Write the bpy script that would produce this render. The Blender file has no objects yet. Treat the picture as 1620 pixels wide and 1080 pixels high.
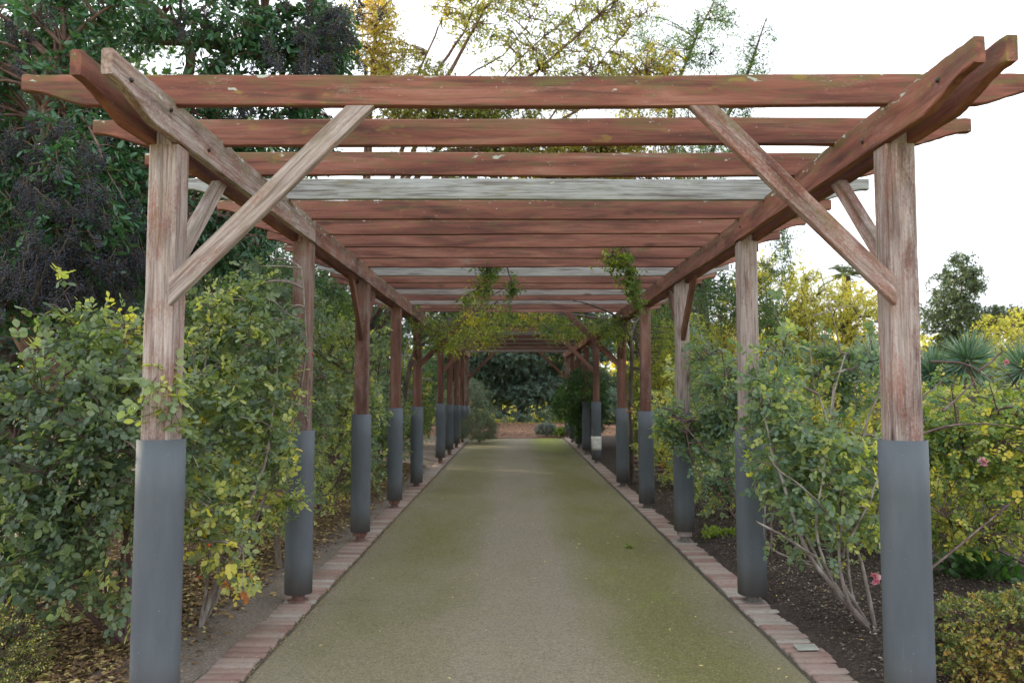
import bpy, bmesh, math, random
import numpy as np
from mathutils import Vector, Matrix
R = math.radians
random.seed(5)
rng = np.random.default_rng(11)
S = bpy.context.scene
C = S.collection

# ------------------------------------------------------------------ camera
F, TILT, YAW, EYE = 1241.0, 0.0629, 0.0037, 1.54
cam_d = bpy.data.cameras.new('camera'); cam = bpy.data.objects.new('camera', cam_d); C.objects.link(cam)
cam.location = (0, 0, EYE); cam.rotation_euler = (math.pi/2+TILT, 0, YAW)
cam_d.sensor_width = 36; cam_d.lens = F/1620*36
cam_d.clip_start = 0.05; cam_d.clip_end = 2000
cam_d.dof.use_dof = True; cam_d.dof.focus_distance = 4.6; cam_d.dof.aperture_fstop = 3.2
S.camera = cam

# ------------------------------------------------------------------ sky, sun, exposure
SUN_EL, SUN_AZ = 15.0, -62.0          # azimuth from the view direction, negative = to the left
w = bpy.data.worlds.new("World"); S.world = w; w.use_nodes = True
nt = w.node_tree; nt.nodes.clear()
sky = nt.nodes.new('ShaderNodeTexSky'); sky.sky_type = 'NISHITA'; sky.sun_disc = False
sky.sun_elevation = R(SUN_EL); sky.sun_rotation = R(SUN_AZ); sky.dust_density = 3.0; sky.air_density = 1.0
hs = nt.nodes.new('ShaderNodeHueSaturation'); hs.inputs['Saturation'].default_value = 0.5
mx = nt.nodes.new('ShaderNodeMixRGB'); mx.inputs[0].default_value = 0.72; mx.inputs[2].default_value = (9.4, 9.9, 10.6, 1)
bg = nt.nodes.new('ShaderNodeBackground'); bg.inputs['Strength'].default_value = 0.12
wo = nt.nodes.new('ShaderNodeOutputWorld')
nt.links.new(sky.outputs[0], hs.inputs['Color']); nt.links.new(hs.outputs[0], mx.inputs[1])
nt.links.new(mx.outputs[0], bg.inputs[0]); nt.links.new(bg.outputs[0], wo.inputs[0])
sl = bpy.data.lights.new('sun', 'SUN'); sl.energy = 4.0; sl.angle = R(1.0); sl.color = (1, .86, .62)
so = bpy.data.objects.new('sun', sl); C.objects.link(so)
sd = Vector((math.sin(R(SUN_AZ))*math.cos(R(SUN_EL)), math.cos(R(SUN_AZ))*math.cos(R(SUN_EL)), math.sin(R(SUN_EL))))
so.rotation_euler = sd.to_track_quat('Z', 'Y').to_euler(); so.location = (-20, 20, 20)
S.view_settings.view_transform = 'Standard'; S.view_settings.look = 'None'
S.view_settings.exposure = 1.08; S.view_settings.gamma = 1
S.render.engine = 'CYCLES'
S.cycles.max_bounces = 6; S.cycles.diffuse_bounces = 4; S.cycles.glossy_bounces = 2
S.cycles.transmission_bounces = 4; S.cycles.transparent_max_bounces = 4
S.cycles.caustics_reflective = False; S.cycles.caustics_refractive = False
S.cycles.use_denoising = True

# ------------------------------------------------------------------ helpers
def zat(py, Y):
    r = (540-py)/F; ct, st = math.cos(TILT), math.sin(TILT)
    return EYE + Y*(r*ct+st)/(ct-st*r)
def P(px, py, Y):                     # a point of the place at forward distance Y seen in that direction
    z = zat(py, Y); zc = Y*math.cos(TILT)+(z-EYE)*math.sin(TILT)
    return Vector(((px-810)/F*zc - YAW*Y, Y, z))
def ground_y(py): return -EYE/((zat(py, 1)-EYE))
def tag(o, label=None, cat=None, group=None, kind=None):
    if label: o['label'] = label
    if cat: o['category'] = cat
    if group: o['group'] = group
    if kind: o['kind'] = kind
    return o
def empty(name, loc=(0, 0, 0)):
    o = bpy.data.objects.new(name, None); C.objects.link(o); o.location = loc; o.empty_display_size = .2; return o
def link(name, me, mat, parent=None):
    o = bpy.data.objects.new(name, me); C.objects.link(o)
    if mat is not None and not me.materials: me.materials.append(mat)
    if parent is not None:
        o.parent = parent
    return o

class G:                              # collects many small pieces into one mesh, each vertex with a tint value
    def __init__(s): s.V = []; s.F = []; s.A = []; s.n = 0
    def add(s, V, faces, a):
        V = np.asarray(V, dtype=np.float32).reshape(-1, 3); s.V.append(V)
        for f in faces: s.F.append(np.asarray(f, dtype=np.int64)+s.n)
        a = np.broadcast_to(np.asarray(a, dtype=np.float32), (len(V),)); s.A.append(a); s.n += len(V)
    def mesh(s, name, origin=(0, 0, 0), smooth=False):
        me = bpy.data.meshes.new(name)
        V = np.concatenate(s.V)-np.array(origin, dtype=np.float32)
        me.vertices.add(len(V)); me.vertices.foreach_set('co', V.ravel())
        nl = sum(f.size for f in s.F); npoly = sum(len(f) for f in s.F)
        me.loops.add(nl); me.polygons.add(npoly)
        me.loops.foreach_set('vertex_index', np.concatenate([f.ravel() for f in s.F]).astype(np.int32))
        tot = np.concatenate([np.full(len(f), f.shape[1]) for f in s.F])
        st = np.concatenate([[0], np.cumsum(tot)[:-1]])
        me.polygons.foreach_set('loop_start', st.astype(np.int32)); me.polygons.foreach_set('loop_total', tot.astype(np.int32))
        if smooth: me.polygons.foreach_set('use_smooth', np.ones(npoly, dtype=bool))
        at = me.attributes.new('tint', 'FLOAT', 'POINT'); at.data.foreach_set('value', np.concatenate(s.A).astype(np.float32))
        me.update(calc_edges=True); return me
    def obj(s, name, mat, parent=None, smooth=False):
        org = tuple(parent.location) if parent is not None else (0, 0, 0)
        return link(name, s.mesh(name, org, smooth), mat, parent)

def nrmz(v): return v/np.maximum(np.linalg.norm(v, axis=-1, keepdims=True), 1e-9)
_nd = rng.normal(size=(14, 3)); _np = rng.uniform(0, 6.28, 14)
def noise3(p, freq):                  # smooth pseudo noise, about -1..1
    p = np.asarray(p)*freq
    return np.sin(p@_nd.T+_np).mean(-1)*2.6

OVATE = (np.array([[0, 0, 0], [.22, .30, .05], [.22, 0, -.02], [.22, -.30, .05], [.58, .46, .07], [.6, 0, -.03], [.58, -.46, .07], [1, 0, .02], [.84, .27, .04], [.84, -.27, .04]]),
         [np.array([[0, 2, 1], [0, 3, 2], [5, 8, 4], [5, 6, 9], [5, 7, 8], [5, 9, 7]]), np.array([[1, 2, 5, 4], [2, 3, 6, 5]])])
SIMPLE = (np.array([[0, 0, 0], [.45, .5, .10], [.5, 0, -.04], [.45, -.5, .10], [1, 0, 0]]),
          [np.array([[0, 2, 1], [0, 3, 2], [2, 4, 1], [2, 3, 4]])])
DIAMOND = (np.array([[0, 0, 0], [.45, .5, .06], [1, 0, 0], [.45, -.5, .06]]), [np.array([[0, 3, 2, 1]])])
def leaves(g, pos, d, n, L, W, tint, tpl=OVATE):
    N = len(pos); T, Fs = tpl; M = len(T)
    d = nrmz(d); s = nrmz(np.cross(n, d)); u = np.cross(d, s)
    L = np.broadcast_to(L, (N,)); W = np.broadcast_to(W, (N,))
    V = (pos[:, None]+T[None, :, 0, None]*d[:, None]*L[:, None, None]+T[None, :, 1, None]*s[:, None]*W[:, None, None]
         + T[None, :, 2, None]*u[:, None]*L[:, None, None])
    off = (np.arange(N)*M)[:, None, None]
    g.add(V, [(f[None]+off).reshape(-1, f.shape[1]) for f in Fs], np.repeat(np.broadcast_to(tint, (N,)), M))
def tubes(g, pts, rad, sides=4, tint=0.5):
    N, K, _ = pts.shape
    t = np.gradient(pts, axis=1); t = nrmz(t)
    ref = np.where(np.abs(t[..., 2:3]) > .9, np.array([1., 0, 0]), np.array([0, 0, 1.]))
    a = nrmz(np.cross(t, ref)); b = np.cross(t, a)
    th = np.arange(sides)/sides*2*math.pi
    V = pts[:, :, None]+(a[:, :, None]*np.cos(th)[None, None, :, None]+b[:, :, None]*np.sin(th)[None, None, :, None])*rad[:, :, None, None]
    k = np.arange(K-1)[:, None]; j = np.arange(sides)[None]; j2 = (j+1) % sides
    q = np.stack([k*sides+j, k*sides+j2, (k+1)*sides+j2, (k+1)*sides+j], -1).reshape(-1, 4)
    Fa = (q[None]+(np.arange(N)*K*sides)[:, None, None]).reshape(-1, 4)
    g.add(V, [Fa], np.repeat(np.broadcast_to(tint, (N,)), K*sides))
def polyline(pts, K):                 # smooth resample of a hand-drawn limb
    pts = np.array([tuple(p) for p in pts], dtype=float); n = len(pts)
    P_ = np.vstack([2*pts[0]-pts[1], pts, 2*pts[-1]-pts[-2]])
    out = []
    for t in np.linspace(0, n-1, K):
        i = min(int(t), n-2); f = t-i; a, b, c, d = P_[i:i+4]
        out.append(.5*((2*b)+(-a+c)*f+(2*a-5*b+4*c-d)*f*f+(-a+3*b-3*c+d)*f**3))
    return np.array(out)
def limb(g, pts, r0, r1, sides=8, K=16, wob=.0, tint=.5):
    p = polyline(pts, K)
    if wob: p = p+np.cumsum(rng.normal(0, wob, p.shape), axis=0)*np.linspace(0, 1, K)[:, None]
    r = np.linspace(r0, r1, K)*(1+rng.normal(0, .05, K)); tubes(g, p[None], r[None], sides, tint)
    return p
def ell_pts(c, r, n, shell=.35, gap=0, gf=2.0):
    out = []; c = np.array(c); r = np.array(r); tot = 0
    while tot < n:
        d = nrmz(rng.normal(size=(n*2+20, 3))); rr = rng.uniform(shell**3, 1, (len(d), 1))**(1/3.)
        rr = rr*(1+.22*noise3(d*1.0+c, 2.6)[:, None])
        p = c+d*rr*r
        if gap: p = p[noise3(p, gf) > gap-1+rng.normal(0, .15, len(p))]
        if len(p) == 0: gap -= .3; continue
        out.append(p); tot += len(p)
    return np.concatenate(out)[:n]
def nearest(A, B, pref_down=.3):      # index into B for each A, preferring lower attachment points
    idx = np.empty(len(A), int); Bq = B.copy()
    for i in range(0, len(A), 600):
        a = A[i:i+600]; d = a[:, None]-Bq[None]
        dist = (d**2).sum(-1)+pref_down*np.maximum(0, -d[..., 2])**2*4
        idx[i:i+600] = dist.argmin(1)
    return idx
def connect(g, tips, skel, r0, r1, K=5, sides=3, arc=.15, jit=.05, maxlen=None, tint=.5):
    i = nearest(tips, skel); q = skel[i]; d = tips-q; L = np.linalg.norm(d, axis=1)
    if maxlen: 
        k = np.minimum(1, maxlen/np.maximum(L, 1e-6)); q = tips-d*k[:, None]; d = tips-q; L = L*k
    t = np.linspace(0, 1, K)[None, :, None]
    mid = np.zeros_like(d); mid[:, 2] = arc*L; mid += rng.normal(0, jit, d.shape)*L[:, None]
    pts = q[:, None]+d[:, None]*t+mid[:, None]*4*t*(1-t)
    rad = np.broadcast_to(np.linspace(r0, r1, K)[None], (len(tips), K))
    tubes(g, pts, rad, sides, tint)
    return pts
def leaf_twigs(g, tips, dirs, sp):
    """leaves set along short shoots; sp: n,len,wid,sprig,tpl,comp,tint(fn),hang"""
    N = len(tips); k = sp['n']; t = (np.arange(k)+.5)/k
    sl_ = sp['sprig']*rng.uniform(.6, 1.3, (N, 1, 1)); dirs = nrmz(dirs)
    droop = np.array([0, 0, -1.])*sp.get('hang', .3)
    org = tips[:, None]-dirs[:, None]*sl_*(1-t)[None, :, None]*.9+droop*(sl_*t[None, :, None]**2)*.6
    pos = org.reshape(-1, 3); ax = np.repeat(dirs, k, 0)
    side = nrmz(np.cross(ax, rng.normal(size=ax.shape)))
    d = nrmz(ax*rng.uniform(.1, .9, (len(ax), 1))+side+np.array([0, 0, sp.get('lift', -.15)]))
    nn = nrmz(rng.normal(size=d.shape)*.6+np.array([0, -.25, .9]))
    Ls = sp['len']*rng.uniform(.6, 1.25, len(d)); tn = np.repeat(rng.random(N), k)*.45+rng.random(len(d))*.55
    tint = sp['tint'](pos, tn)
    tpl = sp.get('tpl', SIMPLE)
    if sp.get('comp'):                # compound leaf: a terminal leaflet and pairs on the way
        rl = sp['comp']; s2 = nrmz(np.cross(nn, d))
        for f, sd_ in ((1., 0), (.62, 1), (.62, -1), (.25, 1), (.25, -1)):
            dd = nrmz(d*(1 if sd_ == 0 else .55)+s2*sd_*.8+rng.normal(0, .16, d.shape)+np.array([0, 0, -.12]))
            leaves(g, pos+d*rl*f, dd, nrmz(nn+rng.normal(0, .3, nn.shape)), Ls*(1 if sd_ == 0 else .85), Ls*sp['wid'], tint, tpl)
    else:
        leaves(g, pos, d, nn, Ls, Ls*sp['wid'], tint, tpl)

def tint_mix(base=.0, spread=1.0, yf=1.3, yw=.35, up=0, ylow=0):
    def fn(p, r): return np.clip(base+spread*r+yw*noise3(p, yf), 0, 1)
    return fn

# ------------------------------------------------------------------ materials
def mat_new(name):
    m = bpy.data.materials.new(name); m.use_nodes = True; t = m.node_tree; t.nodes.clear()
    o = t.nodes.new('ShaderNodeOutputMaterial'); return m, t, o
def N_(t, kind, **kw):
    n = t.nodes.new(kind)
    for k, v in kw.items():
        if hasattr(n, k): setattr(n, k, v)
        else: n.inputs[k].default_value = v
    return n
def ramp(t, fac, stops, interp='LINEAR'):
    r = t.nodes.new('ShaderNodeValToRGB'); e = r.color_ramp.elements; r.color_ramp.interpolation = interp
    while len(e) < len(stops): e.new(.5)
    for el, (p, c) in zip(e, stops): el.position = p; el.color = (*c, 1) if len(c) == 3 else c
    t.links.new(fac, r.inputs[0]); return r.outputs[0]
def math_(t, op, a, b=None, clamp=False):
    n = t.nodes.new('ShaderNodeMath'); n.operation = op; n.use_clamp = clamp
    for i, v in enumerate((a, b)):
        if v is None: continue
        if hasattr(v, 'links'): t.links.new(v, n.inputs[i])
        else: n.inputs[i].default_value = v
    return n.outputs[0]
def mixc(t, fac, a, b, mode='MIX'):
    n = t.nodes.new('ShaderNodeMixRGB'); n.blend_type = mode
    for i, v in enumerate((fac, a, b)):
        if hasattr(v, 'links'): t.links.new(v, n.inputs[i])
        elif i == 0: n.inputs[0].default_value = v
        else: n.inputs[i].default_value = (*v, 1)
    return n.outputs[0]
def noise(t, vec, scale, detail=4, rough=.55, dist=0):
    n = t.nodes.new('ShaderNodeTexNoise'); n.inputs['Scale'].default_value = scale; n.inputs['Detail'].default_value = detail
    n.inputs['Roughness'].default_value = rough; n.inputs['Distortion'].default_value = dist
    t.links.new(vec, n.inputs['Vector']); return n.outputs['Fac']
def mapping(t, vec, scale=(1, 1, 1), loc=None):
    n = t.nodes.new('ShaderNodeMapping'); n.inputs['Scale'].default_value = scale; t.links.new(vec, n.inputs['Vector'])
    if loc is not None: t.links.new(loc, n.inputs['Location'])
    return n.outputs[0]
def bump(t, h, strength, dist=.01, prev=None):
    b = t.nodes.new('ShaderNodeBump'); b.inputs['Strength'].default_value = strength; b.inputs['Distance'].default_value = dist
    t.links.new(h, b.inputs['Height'])
    if prev is not None: t.links.new(prev, b.inputs['Normal'])
    return b.outputs[0]

def leaf_mat(name, stops, rough=.45, trans=.35, tcol=1.5, spec=.4, gain=1.25, backm=.3):
    m, t, o = mat_new(name)
    a = N_(t, 'ShaderNodeAttribute', attribute_name='tint'); col = ramp(t, a.outputs['Fac'], [(p_, tuple(min(.75, c_*gain) for c_ in k_)) for p_, k_ in stops])
    g = t.nodes.new('ShaderNodeNewGeometry')
    col2 = mixc(t, math_(t, 'MULTIPLY', g.outputs['Backfacing'], backm), col, (.30, .36, .24))
    p = t.nodes.new('ShaderNodeBsdfPrincipled'); t.links.new(col2, p.inputs['Base Color'])
    p.inputs['Roughness'].default_value = rough; p.inputs['Specular IOR Level'].default_value = spec
    tr = t.nodes.new('ShaderNodeBsdfTranslucent')
    t.links.new(mixc(t, 1.0, col, (tcol*1.05, tcol*1.1, tcol*.35), 'MULTIPLY'), tr.inputs['Color'])
    mx_ = t.nodes.new('ShaderNodeMixShader'); mx_.inputs[0].default_value = trans
    t.links.new(p.outputs[0], mx_.inputs[1]); t.links.new(tr.outputs[0], mx_.inputs[2]); t.links.new(mx_.outputs[0], o.inputs[0])
    return m
M = {}
M['rose'] = leaf_mat('rose leaf', [(0, (.042, .064, .046)), (.30, (.080, .115, .072)), (.55, (.145, .180, .095)), (.72, (.26, .27, .10)), (.88, (.44, .38, .08)), (.96, (.50, .28, .06)), (1, (.30, .11, .04))], rough=.42, spec=.5, trans=.45, gain=1.75)
M['rose_blue'] = leaf_mat('rose leaf bluish', [(0, (.038, .066, .052)), (.40, (.082, .128, .092)), (.68, (.15, .19, .105)), (.84, (.28, .29, .09)), (1, (.52, .38, .06))], rough=.40, spec=.5, trans=.45, gain=1.75)
M['rose_yellow'] = leaf_mat('rose leaf yellow', [(0, (.04, .09, .035)), (.3, (.10, .17, .05)), (.6, (.28, .30, .06)), (.85, (.55, .42, .06)), (1, (.60, .34, .06))])
M['privet'] = leaf_mat('privet leaf', [(0, (.010, .032, .016)), (.5, (.022, .062, .030)), (.85, (.045, .11, .045)), (1, (.15, .2, .04))], rough=.34, trans=.3, spec=.6, gain=2.4, backm=.15)
M['yellow_tree'] = leaf_mat('yellow tree leaf', [(0, (.14, .16, .04)), (.35, (.34, .32, .07)), (.7, (.56, .45, .14)), (1, (.60, .40, .14))], trans=.5, gain=1.25)
M['sky_tree'] = leaf_mat('autumn tree leaf', [(0, (.07, .11, .03)), (.4, (.22, .22, .05)), (.75, (.42, .30, .06)), (1, (.38, .17, .05))], trans=.45)
M['willow'] = leaf_mat('hanging leaf', [(0, (.03, .075, .035)), (.5, (.07, .13, .045)), (.8, (.20, .24, .05)), (1, (.42, .36, .06))], trans=.4)
M['vine'] = leaf_mat('vine leaf', [(0, (.03, .075, .025)), (.4, (.10, .15, .03)), (.75, (.32, .30, .04)), (1, (.50, .35, .06))], trans=.45)
M['dark_tree'] = leaf_mat('dark evergreen leaf', [(0, (.05, .085, .075)), (.6, (.11, .165, .14)), (1, (.19, .26, .20))], trans=.35, rough=.4)
M['olive_tree'] = leaf_mat('olive evergreen leaf', [(0, (.035, .06, .035)), (.6, (.085, .11, .06)), (1, (.19, .19, .09))], trans=.25)
M['green_shrub'] = leaf_mat('green shrub leaf', [(0, (.02, .055, .015)), (.6, (.05, .12, .03)), (1, (.14, .21, .05))], trans=.35)
M['rosemary'] = leaf_mat('rosemary leaf', [(0, (.05, .085, .055)), (.6, (.10, .15, .095)), (1, (.17, .22, .14))], trans=.2)
M['greyshrub'] = leaf_mat('grey leaf', [(0, (.06, .09, .08)), (.6, (.14, .19, .18)), (1, (.25, .31, .29))], trans=.15)
M['box'] = leaf_mat('box leaf', [(0, (.03, .07, .02)), (.4, (.08, .13, .03)), (.62, (.19, .2, .04)), (.85, (.38, .28, .07)), (1, (.36, .20, .05))], trans=.3)
M['varieg'] = leaf_mat('variegated leaf', [(0, (.05, .09, .03)), (.4, (.15, .19, .05)), (.6, (.50, .44, .12)), (1, (.62, .54, .20))], trans=.3)
M['litter'] = leaf_mat('litter leaf', [(0, (.07, .04, .025)), (.4, (.17, .10, .05)), (.75, (.30, .21, .09)), (.93, (.42, .36, .14)), (1, (.52, .44, .08))], trans=.1, rough=.7)
M['grit'] = leaf_mat('grit stone', [(0, (.08, .07, .05)), (.5, (.24, .21, .16)), (.9, (.30, .27, .21)), (1, (.40, .37, .30))], trans=0, rough=.8)
M['chips'] = leaf_mat('wood chip', [(0, (.02, .015, .012)), (.6, (.075, .055, .042)), (.9, (.16, .12, .09)), (1, (.34, .28, .22))], trans=0, rough=.85)
M['yucca'] = leaf_mat('yucca leaf', [(0, (.06, .12, .09)), (.5, (.12, .21, .16)), (1, (.25, .32, .22))], trans=.15, rough=.4)
M['grass'] = leaf_mat('grass blade', [(0, (.08, .13, .02)), (.6, (.19, .25, .03)), (1, (.35, .36, .05))], trans=.4)

def bark_mat(name, c0, c1, c2, sc=18):
    m, t, o = mat_new(name); tc = t.nodes.new('ShaderNodeTexCoord')
    n = noise(t, mapping(t, tc.outputs['Object'], (1, 1, .35)), sc, 6, .65)
    col = ramp(t, n, [(.3, c0), (.5, c1), (.72, c2)])
    p = t.nodes.new('ShaderNodeBsdfPrincipled'); p.inputs['Roughness'].default_value = .8; t.links.new(col, p.inputs['Base Color'])
    t.links.new(bump(t, n, .6, .01), p.inputs['Normal']); t.links.new(p.outputs[0], o.inputs[0]); return m
M['cane'] = bark_mat('rose cane bark', (.05, .028, .025), (.11, .06, .055), (.24, .19, .17), 9)
M['cane_pale'] = bark_mat('pale cane bark', (.08, .055, .045), (.20, .16, .14), (.45, .42, .38), 12)
M['bark'] = bark_mat('tree bark', (.03, .02, .015), (.08, .055, .045), (.15, .11, .09), 14)
M['bark_red'] = bark_mat('brown bark', (.07, .04, .03), (.16, .09, .07), (.26, .17, .14), 14)
M['bark_white'] = bark_mat('white twig bark', (.25, .24, .25), (.42, .41, .42), (.55, .54, .54), 14)

def wood_mat():
    m, t, o = mat_new('weathered stained timber')
    tc = t.nodes.new('ShaderNodeTexCoord'); oi = t.nodes.new('ShaderNodeObjectInfo')
    off = t.nodes.new('ShaderNodeCombineXYZ')
    for i, k in enumerate((37., 11., 23.)): t.links.new(math_(t, 'MULTIPLY', oi.outputs['Random'], k), off.inputs[i])
    v = tc.outputs['Object']
    sep = t.nodes.new('ShaderNodeSeparateColor'); t.links.new(oi.outputs['Color'], sep.inputs[0])
    wear, grey, moss = sep.outputs[0], sep.outputs[1], sep.outputs[2]
    grain = noise(t, mapping(t, v, (2.2, 55, 55), off.outputs[0]), 1.6, 6, .65, .4)
    band = noise(t, mapping(t, v, (1.0, 9, 9), off.outputs[0]), 1.2, 5, .6, .6)
    blot = noise(t, mapping(t, v, (2.4, 6, 6), off.outputs[0]), 1.8, 6, .62)
    fine = noise(t, mapping(t, v, (38, 95, 95), off.outputs[0]), 1.4, 5, .85)
    red = ramp(t, band, [(.30, (.085, .034, .030)), (.42, (.17, .060, .044)), (.55, (.26, .098, .068)), (.68, (.33, .15, .11)), (.76, (.40, .27, .22))])
    pale = ramp(t, grain, [(.3, (.25, .19, .175)), (.5, (.385, .32, .30)), (.7, (.55, .495, .47))])
    gry = ramp(t, grain, [(.3, (.27, .28, .265)), (.5, (.41, .43, .42)), (.7, (.53, .56, .56))])
    wn = math_(t, 'ADD', math_(t, 'MULTIPLY', blot, .62), math_(t, 'MULTIPLY', fine, .62))
    wn = math_(t, 'ADD', wn, math_(t, 'MULTIPLY', wear, .55))
    wf = ramp(t, wn, [(.76, (0, 0, 0)), (.96, (1, 1, 1))])
    col = mixc(t, math_(t, 'MULTIPLY', wf, .9), red, pale)
    col = mixc(t, grey, col, gry)
    # dark weather streaks and grain lines
    dk = ramp(t, noise(t, mapping(t, v, (1.6, 14, 30), off.outputs[0]), 1.3, 5, .6, .5), [(.52, (0, 0, 0)), (.68, (1, 1, 1))])
    col = mixc(t, math_(t, 'MULTIPLY', dk, .62), col, (.055, .03, .028))
    gl = ramp(t, grain, [(.36, (1, 1, 1)), (.46, (0, 0, 0))])
    col = mixc(t, math_(t, 'MULTIPLY', gl, .33), col, (.08, .045, .04))
    # green-brown moss film and lichen spots, stronger towards the upper edge of each timber
    sx = t.nodes.new('ShaderNodeSeparateXYZ'); t.links.new(v, sx.inputs[0])
    up = math_(t, 'MULTIPLY', math_(t, 'ADD', sx.outputs[2], .02), 7., True)
    mn = math_(t, 'ADD', noise(t, mapping(t, v, (3, 14, 14), off.outputs[0]), 2.0, 5, .6), math_(t, 'MULTIPLY', up, .22))
    mf = ramp(t, mn, [(.53, (0, 0, 0)), (.72, (1, 1, 1))])
    col = mixc(t, math_(t, 'MULTIPLY', mf, moss), col, (.135, .125, .045))
    yl = ramp(t, math_(t, 'ADD', noise(t, mapping(t, v, (2.2, 5, 5), off.outputs[0]), 3.1, 3, .5), math_(t, 'MULTIPLY', up, .06)), [(.66, (0, 0, 0)), (.74, (1, 1, 1))])
    col = mixc(t, math_(t, 'MULTIPLY', yl, math_(t, 'MULTIPLY', moss, .9)), col, (.30, .22, .05))
    lp = ramp(t, math_(t, 'ADD', noise(t, mapping(t, v, (2.6, 8, 8), off.outputs[0]), 3.7, 3, .6), math_(t, 'MULTIPLY', up, .16)), [(.74, (0, 0, 0)), (.77, (1, 1, 1))])
    col = mixc(t, math_(t, 'MULTIPLY', lp, .85), col, (.50, .55, .48))
    ln = noise(t, mapping(t, v, (1, 1.5, 1.5), off.outputs[0]), 42, 2, .5)
    lf = ramp(t, math_(t, 'ADD', ln, math_(t, 'MULTIPLY', up, .05)), [(.735, (0, 0, 0)), (.78, (1, 1, 1))])
    col = mixc(t, math_(t, 'MULTIPLY', lf, .5), col, (.45, .44, .38))
    # low object alpha gives browner, less stained wood, with far-off shade painted in
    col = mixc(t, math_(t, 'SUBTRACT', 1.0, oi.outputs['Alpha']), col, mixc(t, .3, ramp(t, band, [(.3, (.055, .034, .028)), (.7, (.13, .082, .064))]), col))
    # knots
    vo = t.nodes.new('ShaderNodeTexVoronoi'); vo.inputs['Scale'].default_value = 1.0; t.links.new(mapping(t, v, (1.7, 5, 5), off.outputs[0]), vo.inputs['Vector'])
    kf = ramp(t, vo.outputs['Distance'], [(.05, (1, 1, 1)), (.12, (0, 0, 0))])
    col = mixc(t, math_(t, 'MULTIPLY', kf, .7), col, (.06, .028, .022))
    p = t.nodes.new('ShaderNodeBsdfPrincipled'); t.links.new(col, p.inputs['Base Color'])
    p.inputs['Roughness'].default_value = .78; p.inputs['Specular IOR Level'].default_value = .3
    t.links.new(bump(t, math_(t, 'ADD', grain, math_(t, 'MULTIPLY', wn, .4)), .55, .004), p.inputs['Normal'])
    t.links.new(p.outputs[0], o.inputs[0]); return m
M['wood'] = wood_mat()
def simple_mat(name, col, rough=.5, metal=0, nsc=6, var=.15, bmp=0, stretch=(1, 1, 1)):
    m, t, o = mat_new(name); tc = t.nodes.new('ShaderNodeTexCoord')
    n = noise(t, mapping(t, tc.outputs['Object'], stretch), nsc, 5, .6)
    col_ = ramp(t, n, [(.3, tuple(c*(1-var) for c in col)), (.7, tuple(c*(1+var) for c in col))])
    p = t.nodes.new('ShaderNodeBsdfPrincipled'); t.links.new(col_, p.inputs['Base Color'])
    p.inputs['Roughness'].default_value = rough; p.inputs['Metallic'].default_value = metal
    if bmp: t.links.new(bump(t, n, bmp, .01), p.inputs['Normal'])
    t.links.new(p.outputs[0], o.inputs[0]); return m
def sleeve_mat():
    m, t, o = mat_new('grey plastic sleeve'); tc = t.nodes.new('ShaderNodeTexCoord'); v = tc.outputs['Object']
    n = noise(t, mapping(t, v, (1, 1, .25)), 9, 5, .6); sp = noise(t, v, 120, 2, .5)
    col = ramp(t, n, [(.3, (.085, .097, .112)), (.7, (.118, .131, .147))])
    col = mixc(t, ramp(t, sp, [(.735, (0, 0, 0)), (.76, (1, 1, 1))]), col, (.3, .32, .32))
    lo = t.nodes.new('ShaderNodeSeparateXYZ'); t.links.new(v, lo.inputs[0])
    dirt = ramp(t, math_(t, 'ADD', math_(t, 'MULTIPLY', lo.outputs[2], 2.2), math_(t, 'MULTIPLY', n, .5)), [(.35, (1, 1, 1)), (.9, (0, 0, 0))])
    col = mixc(t, math_(t, 'MULTIPLY', dirt, .5), col, (.13, .11, .09))
    sc_ = ramp(t, noise(t, mapping(t, v, (60, 60, 1.5)), 1.5, 3, .5), [(.68, (0, 0, 0)), (.75, (1, 1, 1))])
    col = mixc(t, math_(t, 'MULTIPLY', sc_, .25), col, (.22, .24, .25))
    p = t.nodes.new('ShaderNodeBsdfPrincipled'); t.links.new(col, p.inputs['Base Color']); p.inputs['Roughness'].default_value = .6; p.inputs['Specular IOR Level'].default_value = .25
    t.links.new(ramp(t, n, [(.3, (.58,)*3), (.7, (.72,)*3)]), p.inputs['Roughness'])
    t.links.new(p.outputs[0], o.inputs[0]); return m
M['sleeve'] = sleeve_mat()
M['steel_red'] = simple_mat('rusty painted steel', (.16, .085, .07), .7, 0, 20, .4, .3)
M['steel_grey'] = simple_mat('grey painted steel', (.17, .15, .135), .7, 0, 20, .3, .3)
M['white_paint'] = simple_mat('white paint', (.62, .61, .56), .6, 0, 12, .2)
M['bolt'] = simple_mat('dark bolt', (.04, .035, .03), .5, .6, 20, .2)
M['plate'] = simple_mat('brushed steel plate', (.42, .42, .38), .32, .7, 10, .25)
M['petal'] = leaf_mat('pink petal', [(0, (.55, .13, .25)), (1, (.85, .38, .50))], trans=.3, tcol=.9)
M['petal_orange'] = leaf_mat('orange petal', [(0, (.6, .08, .03)), (1, (.8, .2, .08))], trans=.3, tcol=.9)
M['hip'] = simple_mat('red rose hip', (.45, .06, .02), .35)
M['berry'] = leaf_mat('privet berry', [(0, (.014, .015, .024)), (.7, (.035, .037, .052)), (1, (.08, .085, .105))], rough=.55, trans=.0)
M['berry_stem'] = simple_mat('berry stalk', (.07, .05, .03), .8)
M['stake'] = simple_mat('old stake wood', (.17, .13, .10), .85, 0, 25, .3, .3, (4, 4, .6))
M['wire'] = simple_mat('wire', (.16, .15, .14), .5, .6)

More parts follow.
